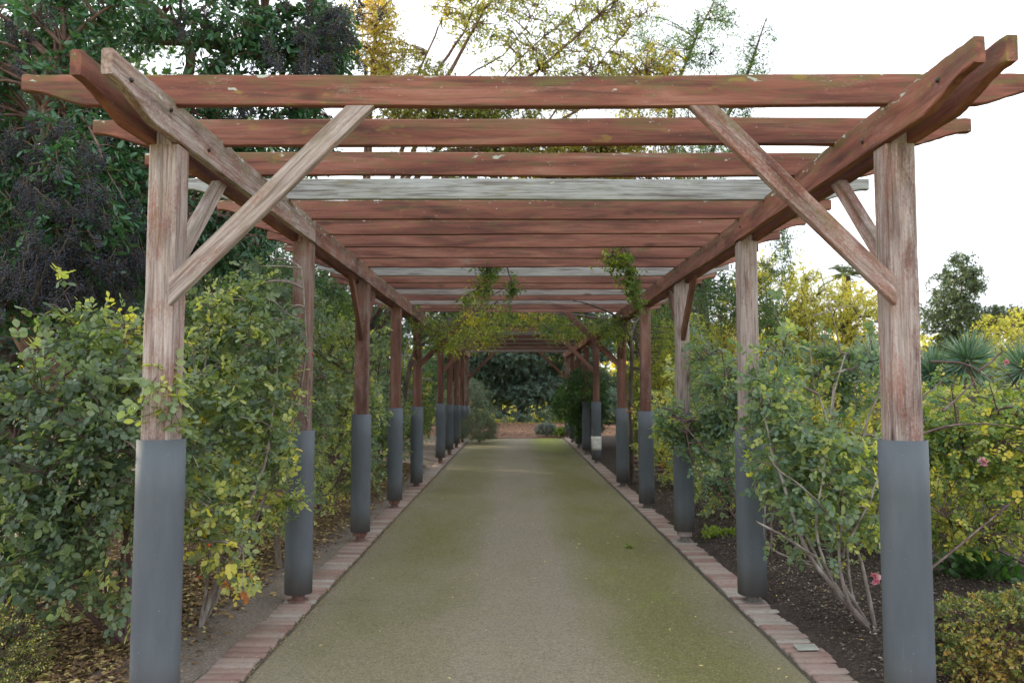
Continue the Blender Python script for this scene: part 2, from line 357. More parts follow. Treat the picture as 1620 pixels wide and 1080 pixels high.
def path_mat():
    m, t, o = mat_new('compacted gravel path'); tc = t.nodes.new('ShaderNodeTexCoord'); v = tc.outputs['Object']
    sx = t.nodes.new('ShaderNodeSeparateXYZ'); t.links.new(v, sx.inputs[0]); x = sx.outputs[0]
    fine = noise(t, v, 130, 5, .85); mid = noise(t, v, 26, 6, .7); big = noise(t, mapping(t, v, (1, .45, 1)), 1.5, 5, .6, .4)
    big2 = noise(t, mapping(t, v, (1, .5, 1), None), .9, 3, .5)
    sand = ramp(t, fine, [(.30, (.125, .103, .070)), (.5, (.228, .196, .140)), (.72, (.385, .335, .245))])
    sand = mixc(t, ramp(t, big2, [(.4, (0, 0, 0)), (.65, (.5, .5, .5))]), sand, (.215, .188, .145))
    def bandf(c, wd):
        d = math_(t, 'DIVIDE', math_(t, 'SUBTRACT', x, c), wd)
        return math_(t, 'SUBTRACT', 1.0, math_(t, 'MULTIPLY', d, d), True)
    bL, bR = bandf(-.86, .66), bandf(1.02, .68)
    yb = ramp(t, math_(t, 'DIVIDE', sx.outputs[1], 25.), [(.16, (.35,)*3), (.30, (1, 1, 1)), (.6, (.8,)*3)])
    b = math_(t, 'MAXIMUM', math_(t, 'MULTIPLY', math_(t, 'MULTIPLY', bL, .8), yb), math_(t, 'MULTIPLY', bR, ramp(t, yb, [(.3, (.8,)*3), (1, (1, 1, 1))])))
    mn = math_(t, 'ADD', math_(t, 'MULTIPLY', b, .46), math_(t, 'ADD', math_(t, 'MULTIPLY', big, .66), math_(t, 'MULTIPLY', mid, .16)))
    mf = ramp(t, mn, [(.42, (0, 0, 0)), (.60, (.42, .42, .42)), (.84, (1, 1, 1))])
    mcol = ramp(t, fine, [(.3, (.062, .062, .016)), (.5, (.132, .128, .034)), (.72, (.235, .222, .075))])
    bright = ramp(t, noise(t, mapping(t, v, (1, .7, 1)), 3.1, 6, .65), [(.55, (0, 0, 0)), (.72, (1, 1, 1))])
    mcol = mixc(t, math_(t, 'MULTIPLY', bright, math_(t, 'MULTIPLY', bR, .7)), mcol, (.15, .19, .02))
    far = ramp(t, math_(t, 'DIVIDE', sx.outputs[1], 25.), [(.76, (0, 0, 0)), (.90, (1, 1, 1))])
    mcol = mixc(t, math_(t, 'MULTIPLY', far, math_(t, 'MULTIPLY', bR, .9)), mcol, (.22, .27, .02))
    col = mixc(t, math_(t, 'MULTIPLY', mf, .82), sand, mcol)
    gr = noise(t, v, 55, 3, .8)
    col = mixc(t, ramp(t, gr, [(.34, (.55,)*3), (.48, (0, 0, 0))]), col, (.075, .064, .045))
    col = mixc(t, ramp(t, gr, [(.56, (0, 0, 0)), (.70, (.5,)*3)]), col, (.36, .32, .24))
    ds = ramp(t, noise(t, v, 9, 5, .7), [(.62, (0, 0, 0)), (.74, (1, 1, 1))])
    col = mixc(t, math_(t, 'MULTIPLY', ds, .35), col, (.09, .08, .06))
    st = ramp(t, noise(t, v, 150, 1, .5), [(.71, (0, 0, 0)), (.74, (1, 1, 1))])
    col = mixc(t, math_(t, 'MULTIPLY', st, .55), col, (.42, .38, .30))
    p = t.nodes.new('ShaderNodeBsdfPrincipled'); t.links.new(col, p.inputs['Base Color']); p.inputs['Roughness'].default_value = .95
    p.inputs['Specular IOR Level'].default_value = .15
    t.links.new(bump(t, math_(t, 'ADD', fine, math_(t, 'MULTIPLY', mid, 1.2)), .7, .006), p.inputs['Normal'])
    t.links.new(p.outputs[0], o.inputs[0]); return m
def soil_mat(name, stops, sc=60, chips=(.3, .25, .18), cf=.3, bstr=1.):
    m, t, o = mat_new(name); tc = t.nodes.new('ShaderNodeTexCoord'); v = tc.outputs['Object']
    a = noise(t, v, sc, 6, .75); b = noise(t, v, 2.2, 4, .6)
    col = ramp(t, math_(t, 'ADD', math_(t, 'MULTIPLY', a, .75), math_(t, 'MULTIPLY', b, .25)), stops)
    ch = ramp(t, noise(t, v, sc*2.2, 2, .5), [(.66, (0, 0, 0)), (.71, (1, 1, 1))])
    col = mixc(t, math_(t, 'MULTIPLY', ch, cf), col, chips)
    p = t.nodes.new('ShaderNodeBsdfPrincipled'); t.links.new(col, p.inputs['Base Color']); p.inputs['Roughness'].default_value = .95
    p.inputs['Specular IOR Level'].default_value = .15
    t.links.new(bump(t, a, bstr, .02), p.inputs['Normal']); t.links.new(p.outputs[0], o.inputs[0]); return m
M['path'] = path_mat()
M['mulch'] = soil_mat('dark mulch', [(.3, (.016, .012, .010)), (.5, (.055, .041, .034)), (.7, (.13, .10, .082))], 38, (.2, .16, .12), .3)
M['gravel_soil'] = soil_mat('gravelly soil', [(.3, (.085, .066, .05)), (.5, (.21, .17, .14)), (.7, (.38, .33, .28))], 55, (.5, .46, .42), .5, 1.0)
M['bark_bed'] = soil_mat('brown leaf litter bed', [(.3, (.10, .055, .04)), (.5, (.18, .10, .07)), (.7, (.27, .16, .11))], 14, (.36, .24, .15), .3)
M['lawn'] = soil_mat('lawn', [(.3, (.20, .21, .02)), (.5, (.36, .34, .03)), (.7, (.50, .42, .05))], 14, (.5, .42, .1), .2)  # strong yellow stands in for low sun on the grass
def brick_mat():
    m, t, o = mat_new('worn red paver'); tc = t.nodes.new('ShaderNodeTexCoord'); v = tc.outputs['Object']
    a = N_(t, 'ShaderNodeAttribute', attribute_name='tint')
    col = ramp(t, a.outputs['Fac'], [(0, (.16, .095, .080)), (.4, (.235, .135, .112)), (.7, (.27, .19, .165)), (1, (.31, .27, .235))])
    n = noise(t, v, 30, 5, .7); n2 = noise(t, v, 6, 4, .6)
    col = mixc(t, ramp(t, n2, [(.42, (0, 0, 0)), (.68, (.75,)*3)]), col, (.24, .205, .165))
    col = mixc(t, ramp(t, n, [(.3, (.5,)*3), (.5, (0, 0, 0))]), col, (.10, .07, .05))
    p = t.nodes.new('ShaderNodeBsdfPrincipled'); t.links.new(col, p.inputs['Base Color']); p.inputs['Roughness'].default_value = .85
    t.links.new(bump(t, n, .5, .004), p.inputs['Normal']); t.links.new(p.outputs[0], o.inputs[0]); return m
M['brick'] = brick_mat()
M['mortar'] = simple_mat('dirty joint', (.07, .06, .045), .95, 0, 60, .4, .4)

# ------------------------------------------------------------------ ground
def sheet(name, x0, x1, y0, y1, z, mat, nx, ny, amp=0, fr=2., edge0=None):
    X, Y = np.meshgrid(np.linspace(x0, x1, nx), np.linspace(y0, y1, ny), indexing='ij')
    p = np.stack([X, Y, np.zeros_like(X)], -1)
    Z = z+amp*(noise3(p, fr)*.6+noise3(p+7, fr*3.1)*.3+noise3(p+3, fr*7)*.2)
    if edge0: Z = Z+edge0(X, Y)
    V = np.stack([X, Y, Z], -1).reshape(-1, 3)
    i = np.arange(nx-1)[:, None]*ny+np.arange(ny-1)[None]
    q = np.stack([i, i+ny, i+ny+1, i+1], -1).reshape(-1, 4)
    g = G(); g.add(V, [q], .5); o = g.obj(name, mat, None, True); tag(o, kind='structure'); return o
sheet('ground', -400, 400, -30, 900, -.10, M['lawn'], 3, 3)
sheet('path', -1.50, 1.62, -1, 25.6, .012, M['path'], 60, 260, .006, .9)
lift = lambda X, Y: np.where(X > 0, np.clip((X-1.8)*.25, -.02, .06), np.clip((-1.66-X)*.12, -.02, .05))
sheet('mulch_bed', 1.70, 9.0, -1, 25.6, .035, M['mulch'], 140, 380, .018, 1.8, lift)
sheet('soil_bed', -9.0, -1.60, -1, 25.6, .03, M['gravel_soil'], 140, 380, .018, 1.5, lift)
sheet('leaf_litter_bed', -10, 10, 25.5, 37.5, .03, M['bark_bed'], 80, 60, .03, .8)
def bed_z(x, y):
    p = np.stack([x, y, 0*x], -1)
    h = lambda fr: .018*(noise3(p, fr)*.6+noise3(p+7, fr*3.1)*.3+noise3(p+3, fr*7)*.2)
    return np.where(x > 1.72, .035+h(1.8)+lift(x, y), np.where(x < -1.68, .03+h(1.5)+lift(x, y), .0))
# brick edging: crosswise pavers on a dirty joint bed
def edging(name, x0, x1, side):
    g = G(); y = -.8; base = np.array([[x, yy, z] for x in (0, 1) for yy in (0, 1) for z in (0, 1)], float)
    while y < 25.5:
        d = .079+rng.uniform(-.002, .002); b = .006
        xa, xb = x0+rng.uniform(-.008, .008), x1+rng.uniform(-.008, .008); zt = .037+rng.uniform(-.004, .004)
        ring = lambda a, z: [(xa+a, y+a, z), (xb-a, y+a, z), (xb-a, y+d-a, z), (xa+a, y+d-a, z)]
        V = np.array(ring(0, -.05)+ring(0, zt-b)+ring(b, zt), float); V[:, 2] += (V[:, 0]-x0)*rng.uniform(-.012, .012)
        f = [[8, 9, 10, 11]]
        for k in (0, 4):
            for j in range(4): f.append([k+j, k+(j+1) % 4, k+4+(j+1) % 4, k+4+j])
        g.add(V, [np.array(f)], min(1, max(0, rng.beta(1.3, 1.3)+(.15 if y > 4.8 else -.05)))); y += d+.009
    o = g.obj(name, M['brick']); tag(o, kind='structure')
    g2 = G(); g2.add([[x0-.02, -.8, .024], [x1+.02, -.8, .024], [x1+.02, 25.5, .024], [x0-.02, 25.5, .024], ], [np.array([[0, 1, 2, 3]])], .5)
    o2 = g2.obj('joint_bed', M['mortar']); tag(o2, kind='structure')
edging('brick_edging', -1.665, -1.435, -1)
edging('brick_edging', 1.575, 1.80, 1)

# ------------------------------------------------------------------ timber pergola
def timber(name, p0, p1, width, depth, parent, up=(0, 0, 1), col=(0, 0, 0), ends=(0, 0), end_h=.6, ogee=.3, warp=.003, chamfer=.004, seed=0):
    """sawn timber: local X runs along it, local Z is its depth; ends=1 gives an ogee cut on the lower edge"""
    p0, p1 = Vector(p0), Vector(p1); d = p1-p0; L = d.length; x = d.normalized()
    y = Vector(up).cross(x).normalized(); z = x.cross(y)
    rs = np.random.default_rng(seed or rng.integers(1 << 30))
    xs = set(np.linspace(0, L, max(2, int(L/.16)+1)).round(4).tolist())
    for e, on in enumerate(ends):
        if on: xs |= set((np.linspace(0, ogee, 11) if e == 0 else L-np.linspace(0, ogee, 11)).round(4).tolist())
    xs = sorted(xs); K = len(xs); hw, hd = width/2, depth/2; c = chamfer
    V = []
    ph = rs.uniform(0, 6.28, 4)
    for xx in xs:
        zb = -hd
        for e, on in enumerate(ends):
            u = (xx if e == 0 else L-xx)/ogee
            if on and u < 1:
                u = max(0, min(1, (u-.12)/.88)); s = u*u*(3-2*u); s = .55*s+.45*u**1.3
                zb = max(zb, hd-depth*(end_h+(1-end_h)*s))
        dz = warp*(math.sin(xx*1.1+ph[0])+.5*math.sin(xx*2.7+ph[1])); dy = warp*.8*math.sin(xx*1.3+ph[2])
        jt = rs.normal(0, .0009, 8)
        pts = [(-hw+c, zb), (hw-c, zb), (hw, zb+c), (hw, hd-c), (hw-c, hd), (-hw+c, hd), (-hw, hd-c), (-hw, zb+c)]
        for k, (yy, zz) in enumerate(pts): V.append((xx-L/2, yy+dy+jt[k], zz+dz+jt[-k-1]))
    f = []
    for i in range(K-1):
        for j in range(8): f.append([i*8+j, i*8+(j+1) % 8, (i+1)*8+(j+1) % 8, (i+1)*8+j])
    me = bpy.data.meshes.new(name)
    me.from_pydata(V, [], f+[list(range(8))[::-1], [(K-1)*8+j for j in range(8)]]); me.update()
    # outward normals
    bm = bmesh.new(); bm.from_mesh(me); bmesh.ops.recalc_face_normals(bm, faces=bm.faces); bm.to_mesh(me); bm.free()
    o = link(name, me, M['wood'], parent); m4 = Matrix((x, y, z)).transposed().to_4x4(); m4.translation = (p0+p1)/2-parent.location
    o.matrix_basis = m4; o.color = (*col, 1) if len(col) == 3 else col; return o

XL, XR, PY, D_ = -1.560, 1.705, 3.478, 2.264
ZB, ZT = 2.635, 2.80                 # beam underside and top
def cyl(g, c, r, z0, z1, seg=28, r2=None, sq=0, gap=None, th=None):
    a = np.linspace(0, 2*math.pi, seg, endpoint=False) if gap is None else np.linspace(gap[0], gap[0]+2*math.pi-gap[1], seg)
    rr = r/(np.abs(np.cos(a))**(2+sq)+np.abs(np.sin(a))**(2+sq))**(1/(2+sq))
    zs = np.linspace(z0, z1, 6); Vo = []
    for z in zs: Vo += [(c[0]+q*math.cos(t), c[1]+q*math.sin(t), z) for t, q in zip(a, rr)]
    f = []
    n = seg; wrap = gap is None
    for k in range(len(zs)-1):
        for j in range(n if wrap else n-1): f.append([k*n+j, k*n+(j+1) % n, (k+1)*n+(j+1) % n, (k+1)*n+j])
    if th:
        base = len(Vo); Vi = [(c[0]+(x-c[0])*(1-th/r), c[1]+(y-c[1])*(1-th/r), z) for x, y, z in Vo]; Vo += Vi
        f += [[base+q for q in fa[::-1]] for fa in f]
        for k in (0, len(zs)-1):
            for j in range(n if wrap else n-1):
                q = [k*n+j, k*n+(j+1) % n]; fa = [q[1], q[0], base+q[0], base+q[1]]; f.append(fa if k == 0 else fa[::-1])
        if not wrap:
            for k in range(len(zs)-1):
                f.append([k*n, (k+1)*n, base+(k+1)*n, base+k*n]); f.append([(k+1)*n+n-1, k*n+n-1, base+k*n+n-1, base+(k+1)*n+n-1])
        g.add(Vo, [np.array(f)], .5)
    else:
        m = len(zs)-1; g.add(Vo, [np.array(f), np.array([[m*n+j for j in range(n)]]), np.array([[j for j in range(n)][::-1]])], .5)

def post(root, x, y, stop, sbot, wear, woodbelow=0, red=True, sleeve_r=.104, low=0., sq=.0, label=None, tw=.128):
    zb_ = sbot-woodbelow-.0
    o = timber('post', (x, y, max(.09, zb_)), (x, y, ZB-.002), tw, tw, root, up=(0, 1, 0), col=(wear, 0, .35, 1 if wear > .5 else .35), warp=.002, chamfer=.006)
    if label: o['label'] = label
    g = G(); V = []
    # tongue between the two beams
    t = timber('post_tongue', (x, y, ZB-.001), (x, y, ZT-.004), .070, .118, root, up=(0, 1, 0), col=(wear, 0, .35), warp=0)
    mw = t.matrix_basis.copy(); t.parent = o; t.matrix_basis = o.matrix_basis.inverted() @ mw
    gs = G(); cyl(gs, (0, 0), sleeve_r, 0, stop-sbot, 40, sq=sq, gap=(rng.uniform(.3, 1.2), .06), th=.004)
    me = gs.mesh('sleeve', (0, 0, 0), True); s = link('sleeve', me, M['sleeve'])
    s.parent = o; s.matrix_basis = o.matrix_basis.inverted() @ Matrix.Translation(Vector((x, y, sbot))-root.location)
    me.polygons.foreach_set('use_smooth', [abs(p.normal.z) < .5 for p in me.polygons])
    gb = G(); cyl(gb, (0, 0), .046, 0, max(.1, zb_)+.02, 20); cyl(gb, (0, 0), .075, -.01, .012, 20)
    me = gb.mesh('post_base', (0, 0, 0), False); b = link('post_base', me, M['steel_red' if red else 'steel_grey'])
    b.parent = o; b.matrix_basis = o.matrix_basis.inverted() @ Matrix.Translation(Vector((x, y, .03))-root.location)
    return o

def pergola(label, y0, n_posts, stops, sbots, wears, below, rafters, raf_y0, xends, braces, seed):
    root = empty('pergola', (0, y0, 0)); tag(root, label, 'pergola')
    for s, x0 in enumerate((XL, XR)):
        for i in range(n_posts):
            post(root, x0, y0+i*D_, stops[s][i], sbots[s][i], wears[s][i], below[s][i], red=(s == 0), sleeve_r=(.101 if i == 0 else .099), sq=(.0 if s == 0 or i == 0 else .7))
        xin = 1 if s == 0 else -1
        for side in (1, -1):
            xb = x0+side*.058; ya = y0-xends[s]; yb = y0+(n_posts-1)*D_+.62
            yj = y0+D_*(1 if side == xin else 2)+.02
            inner = side == xin; wr = (.52 if s == 0 else .10) if inner else .1
            timber('beam', (xb, ya, (ZB+ZT)/2), (xb, yj-.002, (ZB+ZT)/2), .042, ZT-ZB, root, col=(wr, 0, .55), ends=(1, 0), end_h=.58, ogee=.36)
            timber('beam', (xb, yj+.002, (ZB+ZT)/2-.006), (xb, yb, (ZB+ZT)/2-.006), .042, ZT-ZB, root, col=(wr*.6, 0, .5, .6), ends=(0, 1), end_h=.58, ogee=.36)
    for k, (wr, gy, ms) in enumerate(rafters):
        yy = raf_y0+k*D_/4+rng.uniform(-.012, .012); ov = rng.uniform(-.02, .02)
        o = timber('rafter', (XL-.60+ov, yy, ZT-.012+.0675+rng.uniform(-.003, .003)), (XR+.60+ov, yy, ZT-.012+.0675+rng.uniform(-.003, .003)), .044, .135, root,
                   col=(wr, gy, ms, (1.0-.035*k+rng.uniform(-.10, .0)) if y0 < 9 else .3), ends=(1, 1), end_h=.52, ogee=.28, warp=.004)  # alpha falls along the row, painting in deeper shade towards the far end
        if gy > .5: o['label'] = 'unpainted silver grey rafter'
    # braces
    ya_ = raf_y0; yb_ = raf_y0+(len(rafters)-1)*D_/4
    zr = ZT-.012-.002
    for (kind, s, i, wr) in braces:
        x0 = (XL, XR)[s]; d = 1 if s == 0 else -1
        if kind == 'x':
            yy = ya_ if i == 0 else yb_
            a = Vector((x0+d*.100, yy, zr-.785)); b = Vector((x0+d*.865, yy, zr-.02))
            brace(root, a, b, .088, .044, wr, Vector((-d, 0, 0)), x0+d*.066, zr)
        else:
            yp = y0+i*D_; dy = kind
            a = Vector((x0, yp+dy*.10, ZB-.50)); b = Vector((x0, yp+dy*.56, ZB-.04))
            brace(root, a, b, .080, .044, wr, None, yp+dy*.066, ZB-.002, dy)
    # coach bolts in the beams
    return root
def brace(root, a, b, w_, t_, wear, face, wall, zlim, dy=None):
    """diagonal strut, mitred against the post face and the underside above it"""
    d = (b-a).normalized(); pr = None
    horiz = Vector((d.x, d.y, 0)).normalized(); nrm = Vector((0, 0, 1)).cross(d).normalized()
    q = nrm.cross(d).normalized()     # across the visible face
    if q.z < 0: q = -q
    hw = w_/2
    def at_wall(off):                 # where the edge meets the vertical post face
        p = a+q*off; comp = (wall-(p.x if dy is None else p.y))/(d.x if dy is None else d.y); return p+d*comp
    def at_top(off):
        p = a+q*off; return p+d*((zlim-p.z)/d.z)
    c = [at_wall(hw), at_top(hw), at_top(-hw), at_wall(-hw)]
    mid = (a+b)/2
    m4 = Matrix((d, nrm, d.cross(nrm))).transposed().to_4x4(); m4.translation = mid
    inv = m4.inverted(); V = []
    for s in (-1, 1):
        for p in c: V.append(tuple(inv @ (p+nrm*s*t_/2)))
    me = bpy.data.meshes.new('brace'); me.from_pydata(V, [], [(0, 1, 2, 3), (7, 6, 5, 4), (0, 4, 5, 1), (1, 5, 6, 2), (2, 6, 7, 3), (3, 7, 4, 0)])
    bm = bmesh.new(); bm.from_mesh(me); bmesh.ops.recalc_face_normals(bm, faces=bm.faces)
    bmesh.ops.bevel(bm, geom=list(bm.edges), offset=.004, segments=1, affect='EDGES')
    bm.to_mesh(me); bm.free()
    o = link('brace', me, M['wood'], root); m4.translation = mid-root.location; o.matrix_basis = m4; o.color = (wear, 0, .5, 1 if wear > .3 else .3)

raf1 = [(.12, 0, .7), (.02, 0, .5), (.10, 0, .6), (.1, .95, .3), (.05, 0, .4), (.02, 0, .4), (0, 0, .3), (.12, 0, .3), (.15, 0, .3), (.1, .9, .2),
        (0, 0, .3), (.02, 0, .3), (.1, .65, .2), (.05, 0, .3), (.1, .6, .2), (0, 0, .4), (0, 0, .4)]
zz = lambda py, i: zat(py, PY+i*D_)
perg = pergola('long red-brown timber pergola nearest the camera, ten posts in grey sleeves', PY, 5,
        [[zz(694, 0), zz(680, 1), zz(655, 2), zz(645, 3), zz(643, 4)], [zz(695, 0), zz(678, 1), zz(652, 2), zz(650, 3), zz(645, 4)]],
        [[.13, zz(937, 1), zz(840, 2), zz(790, 3), zz(763, 4)], [.13, zz(938, 1), zz(838, 2), zz(795, 3), zz(762, 4)]],
        [[.56, .42, .35, .2, .1], [.54, .64, .70, .25, .1]],
        [[0, 0, .05, .05, .03], [0, 0, .08, 0, 0]], raf1, 3.375, (.66, .76),
        [('x', 0, 0, .66), ('x', 1, 0, .42), ('x', 0, 1, .0), ('x', 1, 1, .0), (1, 0, 0, .62), (1, 1, 0, .45),
         (1, 0, 2, .1), (-1, 0, 2, .05), (1, 1, 2, .1), (-1, 1, 2, .05), (-1, 0, 4, 0), (-1, 1, 4, 0)], 1)
Y2 = 16.51
raf2 = [(.05, 0, .4), (.1, .8, .2)]+[((.05, 0, .3) if k % 3 else (.1, .7, .2)) for k in range(13)]+[(.1, .8, .2), (.15, 0, .2)]
perg2 = pergola('second timber pergola farther along the path, beyond the leafy gap', Y2, 5,
        [[zat(638, Y2+i*D_)-.02*i for i in range(5)], [zat(635, Y2+i*D_) for i in range(5)]],
        [[.15]*5, [zat(727, Y2), .14, .14, .14, .14]], [[0, 0, 0, 0, .4], [0, .05, 0, 0, .4]], [[0]*5, [0]*5], raf2, Y2-.1, (.66, .7),
        [('x', 0, 0, 0), ('x', 1, 0, 0), ('x', 0, 1, 0), ('x', 1, 1, 0), (1, 0, 0, 0), (1, 1, 0, 0)], 2)
# white paint patch on the first right sleeve of the far pergola
g = G(); cyl(g, (0, 0), .1045, 0, .28, 48, sq=.7); pp = [c for c in C.objects if c.parent == perg2 and c.name.startswith("post") and c.matrix_basis.translation.x > 0][0]
pt = link('paint_patch', g.mesh('paint_patch', (0, 0, 0), True), M['white_paint']); pt.parent = pp
pt.matrix_basis = pp.matrix_basis.inverted() @ Matrix.Translation(Vector((XR, Y2, zat(711, Y2)))-perg2.location)
pt['label'] = 'patch of white paint round the sleeve'
# bolt heads on the near beams
g = G()
for (x, y, z) in ((XL+.0805, 3.30, 2.745), (XR-.0805, 3.60, 2.70), (XR-.0805, 5.6, 2.72), (XL+.0805, 5.9, 2.72), (XL+.0805, 2.95, 2.735), (XL+.0805, 3.72, 2.70), (XR-.0805, 2.95, 2.73)):
    a = np.linspace(0, 2*math.pi, 8, endpoint=False); s = 1 if x < 0 else -1
    V = [(x+s*.001, y+.011*math.cos(t), z+.011*math.sin(t)) for t in a]+[(x+s*.007, y+.008*math.cos(t), z+.008*math.sin(t)) for t in a]
    g.add(V, [np.array([[j, (j+1) % 8, 8+(j+1) % 8, 8+j] for j in range(8)]), np.array([[8+j for j in range(8)]])], .5)
    g.obj('bolt', M['bolt'], perg); g = G()

# ------------------------------------------------------------------ plants
def gz(x, y): return .05
def plant(name, label, cat, base, canes, ells, sp, mat, bark, group=None, r0=.012, r1=.004, sub=14, twig=(.004, .0015), gap=0, gf=2., arc=.12,
          shell=.3, subr=(.008, .003), jit=.07, cane_k=18, sides=6, maxtw=None, wob=.006, extra=None, crown='foliage', wood='branches', out=.5, bare=0, stray=.0, straylen=1.):
    base = Vector(base); root = empty(name, base); tag(root, label, cat, group)
    gs, gl = G(), G(); skel = []
    for c in canes:
        rr = c[1] if isinstance(c, tuple) else (r0, r1)
        pts = c[0] if isinstance(c, tuple) else c
        p = limb(gs, pts, rr[0], rr[1], sides, cane_k, wob); skel.append(p[len(p)//5:])
    skel = np.concatenate(skel)
    tips_all, cen = [], []
    for e in ells:
        c, r, n = e[:3]; p = ell_pts(tuple(c), r, n, shell, gap, gf); p[:, 2] = np.where(p[:, 2] < .09, .09+rng.uniform(0, .06, len(p)), p[:, 2]) if base.z < .5 else p[:, 2]; tips_all.append(p); cen.append(np.broadcast_to(np.array(tuple(c)), p.shape))
    tips = np.concatenate(tips_all); cen = np.concatenate(cen)
    if stray:                         # long shoots that leave the outline
        k_ = rng.choice(len(tips), int(len(tips)*stray)); f_ = rng.uniform(1.1, 1.55, (len(k_), 1)); up_ = rng.uniform(0, .22, (len(k_), 1))*np.array([[.0, 0, 1.]])*straylen
        tips = np.concatenate([tips, cen[k_]+(tips[k_]-cen[k_])*f_+up_]); cen = np.concatenate([cen, cen[k_]])
    ns = max(4, len(tips)//sub); si = rng.choice(len(tips), ns, replace=len(tips) < ns)
    sub_t = cen[si]+(tips[si]-cen[si])*.75
    sp_ = connect(gs, sub_t, skel, subr[0], subr[1], 7, 4, arc, jit)
    sk2 = np.concatenate([skel, sp_[:, 2:].reshape(-1, 3)])
    tw = connect(gs, tips, sk2, twig[0], twig[1], 4, 3, arc*.6, jit, maxtw)
    dirs = nrmz(tw[:, -1]-tw[:, -2])+out*nrmz(tips-cen)+rng.normal(0, .25, tips.shape)
    keep = rng.random(len(tips)) >= bare
    leaf_twigs(gl, tips[keep], dirs[keep], sp)
    gs.obj(wood, bark, root, True); gl.obj(crown, mat, root)
    if extra: extra(root, tips, dirs)
    return root, tips
def bloom(parent, p, r, mat, name='flower', n=22):
    g = G(); d = nrmz(rng.normal(size=(n, 3))+np.array([0, -.6, .5])); nn = nrmz(rng.normal(size=(n, 3)))
    leaves(g, np.repeat(np.array([tuple(p)]), n, 0)+d*r*.15, d, nn, r*rng.uniform(.8, 1.1, n), r*rng.uniform(.8, 1.1, n), rng.random(n), OVATE)
    return g.obj(name, mat, parent)
def hips(root, pts, r=.008, mat=None):
    g = G()
    for p in pts:
        a = np.linspace(0, 2*math.pi, 8, endpoint=False); V = []
        for k, (zz_, rr) in enumerate(((-1, .1), (-.6, .8), (0, 1), (.6, .8), (1, .1))):
            V += [(p[0]+r*rr*math.cos(t), p[1]+r*rr*math.sin(t), p[2]+r*1.15*zz_) for t in a]
        g.add(V, [np.array([[k*8+j, k*8+(j+1) % 8, (k+1)*8+(j+1) % 8, (k+1)*8+j] for k in range(4) for j in range(8)])], .5)
        h = g.obj('rose_hip', mat or M['hip'], root, True); g = G()

rose = dict(n=3, len=.043, wid=.74, sprig=.17, tpl=OVATE, comp=.066, tint=tint_mix(.12, .82, 1.8, .30), hang=.2, lift=-.1)
def rs(**k): d = dict(rose); d.update(k); return d

# ---- left row of climbing roses
RG = 'climbing roses planted along the pergola'
b = Vector((-2.25, 4.65, .05))
def ex_a(root, tips, dirs):
    g = G(); limb(g, [(-2.05, 4.72, .03), (-2.2, 4.68, .07), (-2.34, 4.66, .11)], .05, .034, 10, 8); 
    g.obj('stump', M['bark_red'], root, True)
    bloom(root, P(150, 815, 4.2), .02, M['varieg'], 'flower', 10)
    hips(root, [P(52, 865, 4.3), P(330, 862, 4.7), P(315, 913, 4.9)], .010)
plant('rose_bush', 'large climbing rose at the left edge, leaning behind the nearest left post', 'rose bush', b,
      [[b, P(95, 930, 4.6), P(40, 820, 4.5), P(10, 700, 4.4)], [b, P(150, 950, 4.5), P(110, 820, 4.4), P(90, 640, 4.4), P(110, 520, 4.5)],
       [b, P(170, 950, 4.6), P(160, 800, 4.6), P(180, 640, 4.6), P(200, 520, 4.6)], [b, P(190, 900, 4.7), P(215, 780, 4.4), P(240, 680, 3.9)],
       [b, P(120, 900, 4.8), P(20, 760, 5.0), P(-60, 600, 5.0)], [b, P(200, 900, 4.9), P(170, 700, 5.0), P(140, 560, 5.0)]],
      [(P(60, 770, 4.3), (.42, .35, .36), 145), (P(145, 790, 4.4), (.28, .35, .36), 103), (P(130, 620, 4.4), (.36, .4, .34), 113), (P(40, 640, 4.6), (.3, .35, .22), 51),
       (P(190, 560, 4.7), (.26, .3, .34), 72), (P(175, 700, 4.3), (.2, .3, .3), 61), (P(120, 500, 4.7), (.3, .3, .2), 27), (P(90, 900, 4.3), (.40, .25, .20), 46), (P(50, 960, 4.3), (.42, .25, .16), 26), (P(190, 980, 4.4), (.16, .12, .12), 8),
       (P(238, 640, 3.42), (.12, .1, .14), 8), (P(275, 650, 3.45), (.07, .08, .12), 8), (P(-40, 720, 4.6), (.3, .3, .5), 51)],
      rs(len=.049, tint=tint_mix(.16, .84, 2.0, .34)), M['rose'], M['cane'], RG, stray=.20, twig=(.0038, .0018), subr=(.009, .004), r0=.017, r1=.006, gap=.48, gf=3.0, extra=ex_a, out=.3)
b = Vector((-1.98, 5.02, .04))
